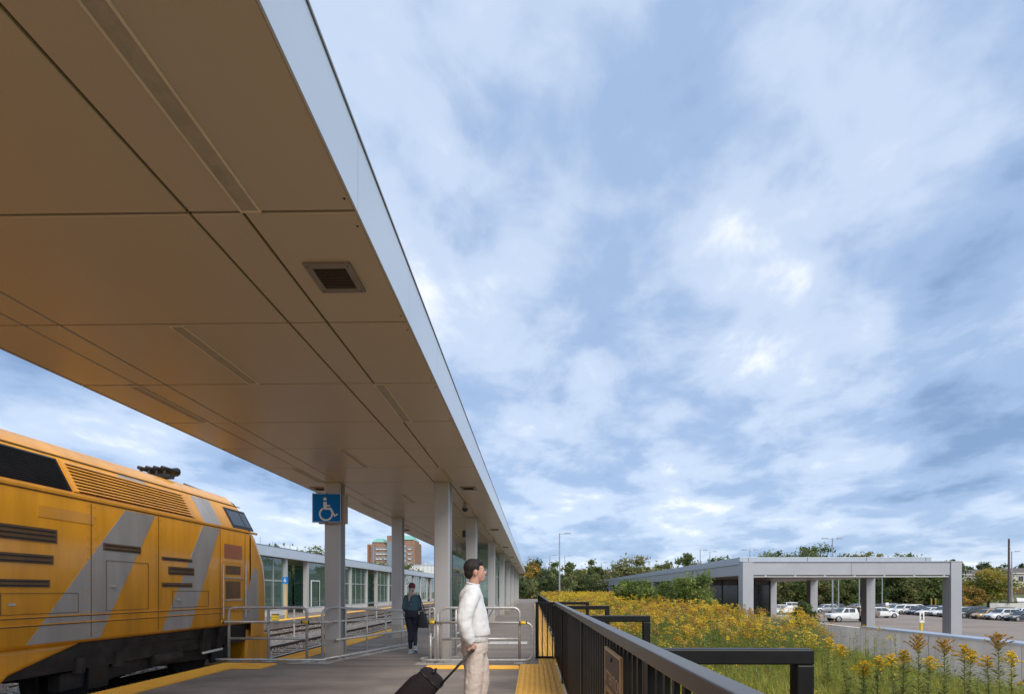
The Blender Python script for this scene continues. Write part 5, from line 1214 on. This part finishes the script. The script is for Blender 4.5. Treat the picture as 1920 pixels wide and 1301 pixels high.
# individual goldenrods standing at the right front
GR = thing  # individuals, left to right
spots = [(1612,7.4,1235,1,1.0),(1640,7.2,1225,1,.9),(1662,7.6,1222,1,.8),(1686,7.0,1214,1,.7),(1712,6.8,1188,2,1.2),(1734,7.3,1226,1,.9),(1760,6.7,1197,2,.8),(1796,6.6,1204,1,.8),(1808,6.9,1214,1,.7),(1838,7.1,1225,0,.5),(1857,6.6,1186,2,.9),(1881,6.8,1216,1,.9),(1912,6.9,1262,1,.8),(1570,8.4,1205,1,.8),(1548,8.8,1192,1,.7)]
desc = ['yellow goldenrod at the left of the front cluster','dense yellow goldenrod second in the front cluster','small yellow goldenrod in the middle of the front cluster','yellow goldenrod beside the tall brownish one','tall goldenrod with wide brownish plume against the wall cap','drooping yellow goldenrod right of the tall brownish one','slim goldenrod with orange brown tip before a wall joint','leaning goldenrod with several yellow side sprays','goldenrod with ochre plume before the plain wall','leafy unflowered goldenrod stem before the plain wall','tall goldenrod with pointed brown tip over the wall cap','goldenrod with compact bright yellow head near the right edge','short goldenrod at the right edge of the picture','arching goldenrod at the left end of the capped wall','airy goldenrod above the left end of the capped wall']
for i, (u_, d, v_, kind_, sc) in enumerate(spots):
    rs2 = np.random.default_rng(700+i); x = at(u_, d); zt = EYE-(v_-1108)*d/930; zb_ = field_z(x, d)
    g_ = thing('goldenrod_plant', desc[i], 'plant', (x, d, zb_), 'goldenrods at the right front'); h = zt-zb_-.08; lx = rs2.normal()*.07
    MB().tube([(x-lx*1.5,d,zb_-.05),(x-lx*.5,d,zb_+h*.5),(x,d,zb_+h)], [.007,.006,.003], 6).build('stem', 'plant_stem', g_)
    nl = 210; t = .06+.94*np.arange(nl)/nl; a = np.arange(nl)*2.4+rs2.normal(size=nl)*.2; up = rs2.uniform(.15,.75,nl); L = .165*(1.1-.5*t)*rs2.uniform(.75,1.2,nl)
    P = np.stack([x-lx*1.5*(1-t), np.full(nl, d), zb_+h*t], 1); D = np.stack([np.cos(a)*np.cos(up), np.sin(a)*np.cos(up), np.sin(up)], 1); Sd = np.stack([-np.sin(a), np.cos(a), 0*a], 1)
    tipd = P+D*L[:, None]-np.array([0,0,1])*(L*.25)[:, None]
    V = np.stack([P, P+D*(L*.5)[:, None]+Sd*(L*.11)[:, None], tipd, P+D*(L*.5)[:, None]-Sd*(L*.11)[:, None]], 1).reshape(-1, 3)
    C = np.repeat(np.array([(.30,.32,.09)])*rs2.uniform(.6,1.3,(nl,1)), 4, 0); soup('leaves', V, np.arange(len(V)).reshape(-1,4), C, 'flora', g_)
    if kind_ or i == 9:
        nsp = int(13*sc)+6; per = 80; a = np.arange(nsp)*2.4+rs2.normal(size=nsp)*.4; q_ = np.linspace(0, 1, nsp); z0 = -.17*q_*(.6+.5*sc)
        ln = (.03+.13*q_**.6*(.6+.5*sc))*rs2.uniform(.55, 1.35, nsp); s = rs2.random((nsp, per))**.8; r = ln[:, None]*(s-.15*s*s)
        zz = z0[:, None]+ln[:, None]*((1.15 if kind_ == 2 else .80)*s-(.45 if kind_ == 2 else .60)*s*s)+.03*(1-q_)[:, None]*s
        P = np.array([x, d, zb_+h+.03]) + np.stack([np.cos(a)[:, None]*r, np.sin(a)[:, None]*r, zz], -1) + rs2.normal(size=(nsp, per, 3))*.005
        P = P.reshape(-1,3); m_ = len(P); A_ = rand_dirs(m_); B_ = np.cross(A_, rand_dirs(m_)); B_ /= np.linalg.norm(B_, axis=1, keepdims=True)+1e-6; sz = .0080*rs2.uniform(.6,1.4,(m_,1))
        V, F = quads(P, A_*sz, B_*sz*.8); gc_ = GOLD[[3,4,5]].mean(0)*np.array([.95,.95,1.1]) if kind_ == 2 else GOLD[rs2.integers(0,3)]*np.array([1.12,1.12,1.0])
        soup('flower_plume', V, F, np.repeat(gc_*rs2.uniform(.6,1.25,(m_,1)), 4, 0), 'flora', g_)

#PEOPLE
# ================================================================== people
def ell(c, rx, ry, n=16, tilt=0, yaw=0):
    out_ = []
    for k in range(n):
        a = 2*math.pi*k/n; p = Vector((rx*math.cos(a), ry*math.sin(a), 0)); p = Euler((0, tilt, yaw)).to_matrix() @ p; out_.append((c[0]+p.x, c[1]+p.y, c[2]+p.z))
    return out_
def limb(m, pts, rads, n=14):
    m.tube(pts, rads, n); m.ball(pts[0], rads[0], n, 8); m.ball(pts[-1], rads[-1], n, 8); return m
def organic(m, name, mat, parent, vox=.012, smooth=6, wr=0, wscale=.12):
    o = m.build(name, mat, parent, smooth=True)
    r_ = o.modifiers.new('r', 'REMESH'); r_.mode = 'VOXEL'; r_.voxel_size = vox; r_.use_smooth_shade = True
    s_ = o.modifiers.new('s', 'SMOOTH'); s_.factor = .5; s_.iterations = smooth
    if wr:
        tx_ = bpy.data.textures.new(name, 'CLOUDS'); tx_.noise_scale = wscale; tx_.noise_depth = 2
        d_ = o.modifiers.new('d', 'DISPLACE'); d_.texture = tx_; d_.strength = wr; d_.mid_level = .5; d_.texture_coords = 'LOCAL'
    if wr:
        tx2 = bpy.data.textures.new(name+'_fold', 'CLOUDS'); tx2.noise_scale = wscale*.33; tx2.noise_depth = 1
        d2 = o.modifiers.new('d2', 'DISPLACE'); d2.texture = tx2; d2.strength = wr*.32; d2.mid_level = .5; d2.texture_coords = 'LOCAL'
    return o
# ---- man with the suitcase: local frame faces +x, right side towards -y
man = thing('person', 'person in white sweatshirt and beige trousers looking right, pulling a black suitcase', 'person', (0,0,0))
m = MB()
limb(m, [(-.03,-.10,.98),(-.01,-.10,.52),(-.04,-.10,.09)], [.075,.055,.04]); limb(m, [(-.03,.10,.98),(.07,.10,.52),(.04,.10,.09)], [.075,.055,.04])
limb(m, [(-.02,0,.98),(-.02,0,1.2),(-.02,0,1.38)], [.11,.11,.08]); limb(m, [(-.02,0,1.40),(-.006,0,1.50),(.012,0,1.60)], [.055,.054,.055])
limb(m, [(-.05,-.18,1.40),(-.12,-.24,1.16),(-.065,-.26,.96)], [.05,.042,.031]); limb(m, [(-.04,.18,1.40),(-.01,.24,1.15),(.10,.22,.98)], [.05,.042,.031])
# head: skull, face, jaw, nose, brow, ear
m.ball((.005,0,1.682), (.093,.075,.098), 20, 14); m.ball((.05,0,1.635), (.062,.060,.088), 18, 12); m.ball((.075,0,1.575), (.034,.036,.030), 14, 10)
m.tube([(.098,0,1.672),(.122,0,1.640),(.112,0,1.627)], [.010,.014,.012], 8); m.ball((.108,0,1.602), (.010,.022,.008), 10, 6); m.ball((.107,0,1.590), (.010,.020,.008), 10, 6)
m.ball((.088,0,1.692), (.018,.05,.012), 10, 6)
for sy in (-1, 1): m.ball((.008,sy*.076,1.640), (.020,.012,.034), 10, 8)
for sy in (-1, 1): m.ball((.094,sy*.034,1.672), (.010,.015,.009), 8, 6)
# feet inside shoes, hands: palm and five fingers curled around the handle
def hand(m, w, yaw, s=1):
    M_ = Matrix.Translation(w) @ Euler((0, 0, yaw)).to_matrix().to_4x4()
    def T(p): return tuple(M_ @ Vector(p))
    m.ball(T((.012,0,-.045)), (.030,.018,.046), 12, 8)
    for k, L in enumerate((.040,.046,.043,.034)):
        fx = .036-.021*k; zk = -.085-.004*(k in (1,2))
        m.tube([T((fx,0,-.062)), T((fx,s*.008,zk)), T((fx,s*.036,zk-.016)), T((fx,s*.046,zk+.010))], [.0095,.0092,.0085,.0075], 8)
    m.tube([T((.038,0,-.025)), T((.056,s*.010,-.055)), T((.050,s*.030,-.078))], [.011,.010,.008], 8)
hand(m, Vector((-.060,-.262,.955)), R(10), 1); hand(m, Vector((.105,.22,.975)), R(10), -1)
for sy, fx in ((-1,-.04),(1,.04)): m.ball((fx+.06,sy*.10,.05), (.12,.042,.045), 14, 8)
organic(m, 'body', 'skin', man, .0065, 2)
# eyes
for sy in (-1, 1): MB().ball((.099,sy*.034,1.668), (.008,.012,.006), 10, 6).build('eye', 'hair_dark', man, smooth=True)
m = MB(); m.ball((-.012,0,1.698), (.096,.084,.092), 20, 14); m.ball((-.045,0,1.640), (.055,.068,.066), 18, 12); m.ball((.045,0,1.740), (.052,.070,.048), 16, 12); m.ball((.005,-.066,1.690), (.045,.014,.040), 10, 8); m.ball((.005,.066,1.690), (.045,.014,.040), 10, 8)
m.ball((.078,.0,1.752), (.022,.045,.020), 12, 8)
organic(m, 'hair', 'hair_dark', man, .006, 1, .007, .018)
m = MB()   # sweatshirt
m.loft([ell((.0,0,.985), .138, .172), ell((.010,0,1.005), .158, .192), ell((.010,0,1.05), .160, .198), ell((.006,0,1.12), .152, .198), ell((-.006,0,1.22), .142, .198), ell((-.02,0,1.32), .132, .200), ell((-.03,0,1.40), .122, .190), ell((-.03,0,1.455), .100, .145), ell((-.022,0,1.495), .080, .090), ell((-.012,0,1.525), .070, .074)])
limb(m, [(-.04,-.155,1.405),(-.095,-.225,1.30),(-.125,-.255,1.17),(-.110,-.265,1.08),(-.082,-.268,1.00),(-.068,-.266,.965)], [.085,.082,.078,.074,.062,.047])
limb(m, [(-.03,.155,1.405),(-.03,.225,1.30),(-.01,.245,1.16),(.05,.235,1.06),(.10,.225,.99)], [.085,.080,.074,.062,.047])
m.ball((-.045,-.14,1.43), (.08,.07,.055), 14, 8); m.ball((-.035,.14,1.43), (.08,.07,.055), 14, 8)
sw = organic(m, 'sweatshirt', 'sweatshirt', man, .009, 5, .022, .17)
m = MB()
m.tube([tuple(p) for p in ell((-.010,0,1.520), .066, .070, 24, R(14))] + [ell((-.010,0,1.520), .066, .070, 24, R(14))[0]], .010, 8); m.build('collar', 'sweatshirt', sw, smooth=True)
m = MB(); m.loft([ell((.004,0,.935), .136, .172, 40), ell((.004,0,.945), .143, .179, 40), ell((.004,0,.985), .145, .181, 40), ell((.004,0,1.0), .140, .176, 40)]); m.build('hem_band', 'sweat_rib', sw, smooth=True)
m = MB(); m.tube([(-.079,-.268,1.005),(-.070,-.266,.975),(-.062,-.265,.945)], [.047,.045,.041], 20); m.build('cuff', 'sweat_rib', sw, smooth=True)
m = MB()   # trousers
m.loft([ell((.01,0,.975), .135, .165), ell((.01,0,.90), .140, .175), ell((.0,0,.82), .138, .178)])
limb(m, [(-.02,-.088,.86),(-.010,-.10,.66),(-.02,-.105,.50),(-.04,-.105,.30),(-.045,-.105,.12)], [.112,.103,.094,.088,.085]); limb(m, [(.02,.088,.86),(.07,.095,.66),(.085,.10,.50),(.05,.10,.30),(.04,.10,.12)], [.112,.103,.094,.088,.085])
organic(m, 'trousers', 'chino', man, .009, 4, .020, .12)
for sy, fx in ((-1,-.04),(1,.04)):
    m = MB(); m.ball((fx+.05,sy*.10,.055), (.145,.052,.055), 16, 10); m.box(fx-.09, fx+.19, sy*.10-.045, sy*.10+.045, .0, .03); organic(m, 'shoe', 'sneaker_sole', man, .01, 2)
MX, MY = -.615, 5.12
man.location = (MX, MY, 0); man.rotation_euler = (0, 0, R(14))
# ---- suitcase
def man_pt(p):
    a = R(14); return Vector((MX+p[0]*math.cos(a)-p[1]*math.sin(a), MY+p[0]*math.sin(a)+p[1]*math.cos(a), p[2]))
hp = man_pt((-.045,-.235,.865))
sc_ = thing('suitcase', 'black soft trolley suitcase tilted behind the person in white', 'suitcase', (hp.x-.75, hp.y, 0))
ang = R(47); dx = Vector((-math.cos(ang), -.06, -math.sin(ang))).normalized(); nrm = Vector((-math.sin(ang), 0, math.cos(ang)))   # down the handle; outward (upper) face
yv = nrm.cross(dx).normalized()
def sp(t, w, n__): return hp + dx*t + yv*w + nrm*n__
HL = .42; BL = .62
m = MB()
rings = []
for t, k_, kn in ((HL,.80,.72),(HL+.025,.95,.95),(HL+.08,1,1),(HL+BL*.5,1.0,1.06),(HL+BL-.08,1,1),(HL+BL-.02,.95,.95),(HL+BL,.85,.85)):
    q_ = []
    for a in range(20):
        an_ = 2*math.pi*a/20; cx_ = math.copysign(abs(math.cos(an_))**.45, math.cos(an_)); sx_ = math.copysign(abs(math.sin(an_))**.45, math.sin(an_))
        q_.append(tuple(sp(t, .20*k_*cx_, .11+.13*kn*sx_)))
    rings.append(q_)
m.loft(rings); m.build('case_body', 'suitcase', sc_, bevel=.012, smooth=True)
for w in (-.105, .105): MB().tube([tuple(sp(-.0,w*.55,0)), tuple(sp(HL*.5,w*.75,0)), tuple(sp(HL+.1,w*.75,.0))], .0115, 10).build('handle_tube', 'suitcase_trim', sc_, smooth=True)
MB().obox(sp(.02,0,.0), sp(HL+.02,0,.0), .030, .016, up=tuple(nrm)).build('handle_bar', 'suitcase_trim', sc_, bevel=.004)
MB().tube([tuple(sp(-.004,-.065,0)), tuple(sp(-.012,-.03,0)), tuple(sp(-.012,.03,0)), tuple(sp(-.004,.065,0))], .016, 10).build('grip', 'suitcase_trim', sc_, smooth=True)
MB().tube([tuple(sp(HL-.005,-.07,.13)), tuple(sp(HL-.04,-.05,.14)), tuple(sp(HL-.04,.05,.14)), tuple(sp(HL-.005,.07,.13))], .012, 8).build('carry_handle', 'suitcase_trim', sc_, smooth=True)
MB().tube([tuple(sp(HL+.16,-.206,.20)), tuple(sp(HL+.28,-.215,.20)), tuple(sp(HL+.40,-.206,.20))], .012, 8).build('carry_handle', 'suitcase_trim', sc_, smooth=True)
rz = []
for a in range(41):
    an_ = 2*math.pi*a/40; cx_ = math.copysign(abs(math.cos(an_))**.45, math.cos(an_)); sx_ = math.copysign(abs(math.sin(an_))**.45, math.sin(an_)); rz.append(tuple(sp(HL+.035, .198*cx_, .11+.130*sx_)))
MB().tube(rz, .006, 6).build('piping', 'suitcase_trim', sc_, smooth=True)
MB().prism([(0,0),(.1,0),(.1,.06),(0,.06)], 'y', 0, .004)
MB().obox(sp(HL+.14,-.0,.247), sp(HL+.50,-.0,.252), .27, .03, up=tuple(nrm)).build('front_pocket', 'suitcase', sc_, bevel=.014)
MB().ball(tuple(sp(HL+.012,-.10,.16)), .010, 8, 6).build('zip_pull', 'rim', sc_); MB().ball(tuple(sp(HL+.02,.09,.06)), .010, 8, 6).build('zip_pull', 'rim', sc_)
for w in (-.15, .15):
    c_ = sp(HL+BL-.02, w, .03); MB().tube([tuple(c_-yv*.018), tuple(c_+yv*.018)], .045, 16).build('wheel', 'suitcase_trim', sc_)
# ---- woman walking away
wo = thing('person', 'person in teal top, dark trousers and maroon cap walking away with a navy bag', 'person', (0,0,0))
m = MB()   # faces +y
limb(m, [(-.075,0,.92),(-.03,.02,.50),(-.035,.0,.10)], [.085,.055,.036]); limb(m, [(.075,0,.92),(.055,.05,.50),(.085,-.12,.20)], [.085,.055,.036])
limb(m, [(0,0,.95),(0,0,1.15),(0,0,1.33)], [.11,.115,.095]); limb(m, [(0,0,1.33),(0,0,1.40),(0,.01,1.47)], [.05,.045,.045])
m.ball((0,.0,1.545), (.072,.088,.105), 16, 12); m.ball((0,.05,1.50), (.052,.05,.07), 12, 8); m.ball((0,.098,1.525), (.012,.016,.018), 8, 6)
for sx in (-1, 1): m.ball((sx*.074,0,1.525), (.010,.016,.028), 8, 6)
limb(m, [(-.135,0,1.30),(-.18,-.025,1.07),(-.165,.12,.98)], [.042,.036,.026]); limb(m, [(.135,0,1.30),(.185,-.025,1.07),(.19,.08,1.02)], [.045,.038,.026])
for sx, w in ((-1, Vector((-.16,.13,.985))), (1, Vector((.19,.10,1.04)))): hand(m, w, R(90), -sx)
organic(m, 'body', 'skin', wo, .009, 2)
m = MB(); m.ball((0,-.005,1.572), (.084,.098,.085), 16, 10); m.ball((0,.095,1.565), (.06,.05,.012), 12, 6); organic(m, 'cap', 'maroon', wo, .01, 2)
m = MB(); limb(m, [(-.005,-.085,1.50),(-.03,-.115,1.42),(-.05,-.125,1.31),(-.055,-.115,1.22)], [.026,.034,.030,.012]); m.ball((0,-.05,1.49), (.066,.055,.05), 12, 8); organic(m, 'hair', 'hair_grey', wo, .008, 2, .01, .03)
m = MB(); m.loft([ell((0,0,.985), .135, .105), ell((0,0,1.02), .155, .120), ell((0,0,1.12), .152, .118), ell((0,0,1.24), .150, .112), ell((0,0,1.32), .140, .098), ell((0,0,1.385), .085, .075)])
limb(m, [(-.128,0,1.315),(-.165,-.015,1.19),(-.185,-.025,1.06),(-.16,.08,.99)], [.058,.052,.048,.040]); limb(m, [(.128,0,1.315),(.165,-.015,1.19),(.19,-.025,1.07),(.185,.05,1.03)], [.058,.052,.048,.040])
organic(m, 'top', 'teal_knit', wo, .011, 3, .018, .08)
m = MB(); m.loft([ell((0,0,1.02), .138, .110), ell((0,-.01,.94), .160, .130), ell((0,-.01,.84), .165, .135)])
limb(m, [(-.078,0,.86),(-.055,.01,.66),(-.032,.015,.48),(-.035,-.01,.30),(-.035,-.005,.13)], [.098,.085,.066,.058,.042]); limb(m, [(.078,0,.86),(.07,.02,.66),(.058,.04,.48),(.075,-.04,.33),(.088,-.12,.20)], [.098,.085,.066,.058,.042])
organic(m, 'trousers', 'navy_cloth', wo, .011, 3, .012, .08)
m = MB(); m.ball((-.035,.05,.05), (.045,.125,.048), 14, 8); organic(m, 'sneaker', 'sneaker', wo, .009, 1); MB().box(-.08,.01,-.07,.17,0,.022).build('sole', 'sneaker_sole', wo, bevel=.01)
m = MB(); limb(m, [(.09,-.15,.15),(.10,-.09,.085),(.10,-.02,.04)], [.045,.046,.034]); organic(m, 'sneaker', 'sneaker', wo, .009, 1); MB().obox((.095,-.185,.11),(.10,.015,.012), .085, .02).build('sole', 'sneaker_sole', wo, bevel=.008)
wo.location = (-2.85, 11.6, 0); wo.rotation_euler = (0,0,R(8))
bg_ = thing('tote_bag', 'dark navy shoulder bag hanging at the side of the walking person', 'bag', (-2.58, 11.58, .6))
BX, BYb = -2.58, 11.56
m = MB(); m.loft([ell((BX+.01,BYb,.60), .10, .05), ell((BX+.01,BYb,.62), .14, .065), ell((BX+.01,BYb,.72), .135, .06), ell((BX-.01,BYb,.86), .09, .04), ell((BX-.03,BYb,.98), .045, .02)]); m.build('bag_body', 'bag_cloth', bg_, smooth=True)
MB().tube([(BX-.02,BYb+.01,.98),(BX-.06,BYb+.02,1.15),(BX-.10,BYb+.03,1.375)], .010, 6).build('strap', 'navy_cloth', bg_); MB().tube([(BX+.12,BYb,.70),(BX+.04,BYb-.01,1.0),(BX-.09,BYb+.01,1.372)], .010, 6).build('strap', 'navy_cloth', bg_)
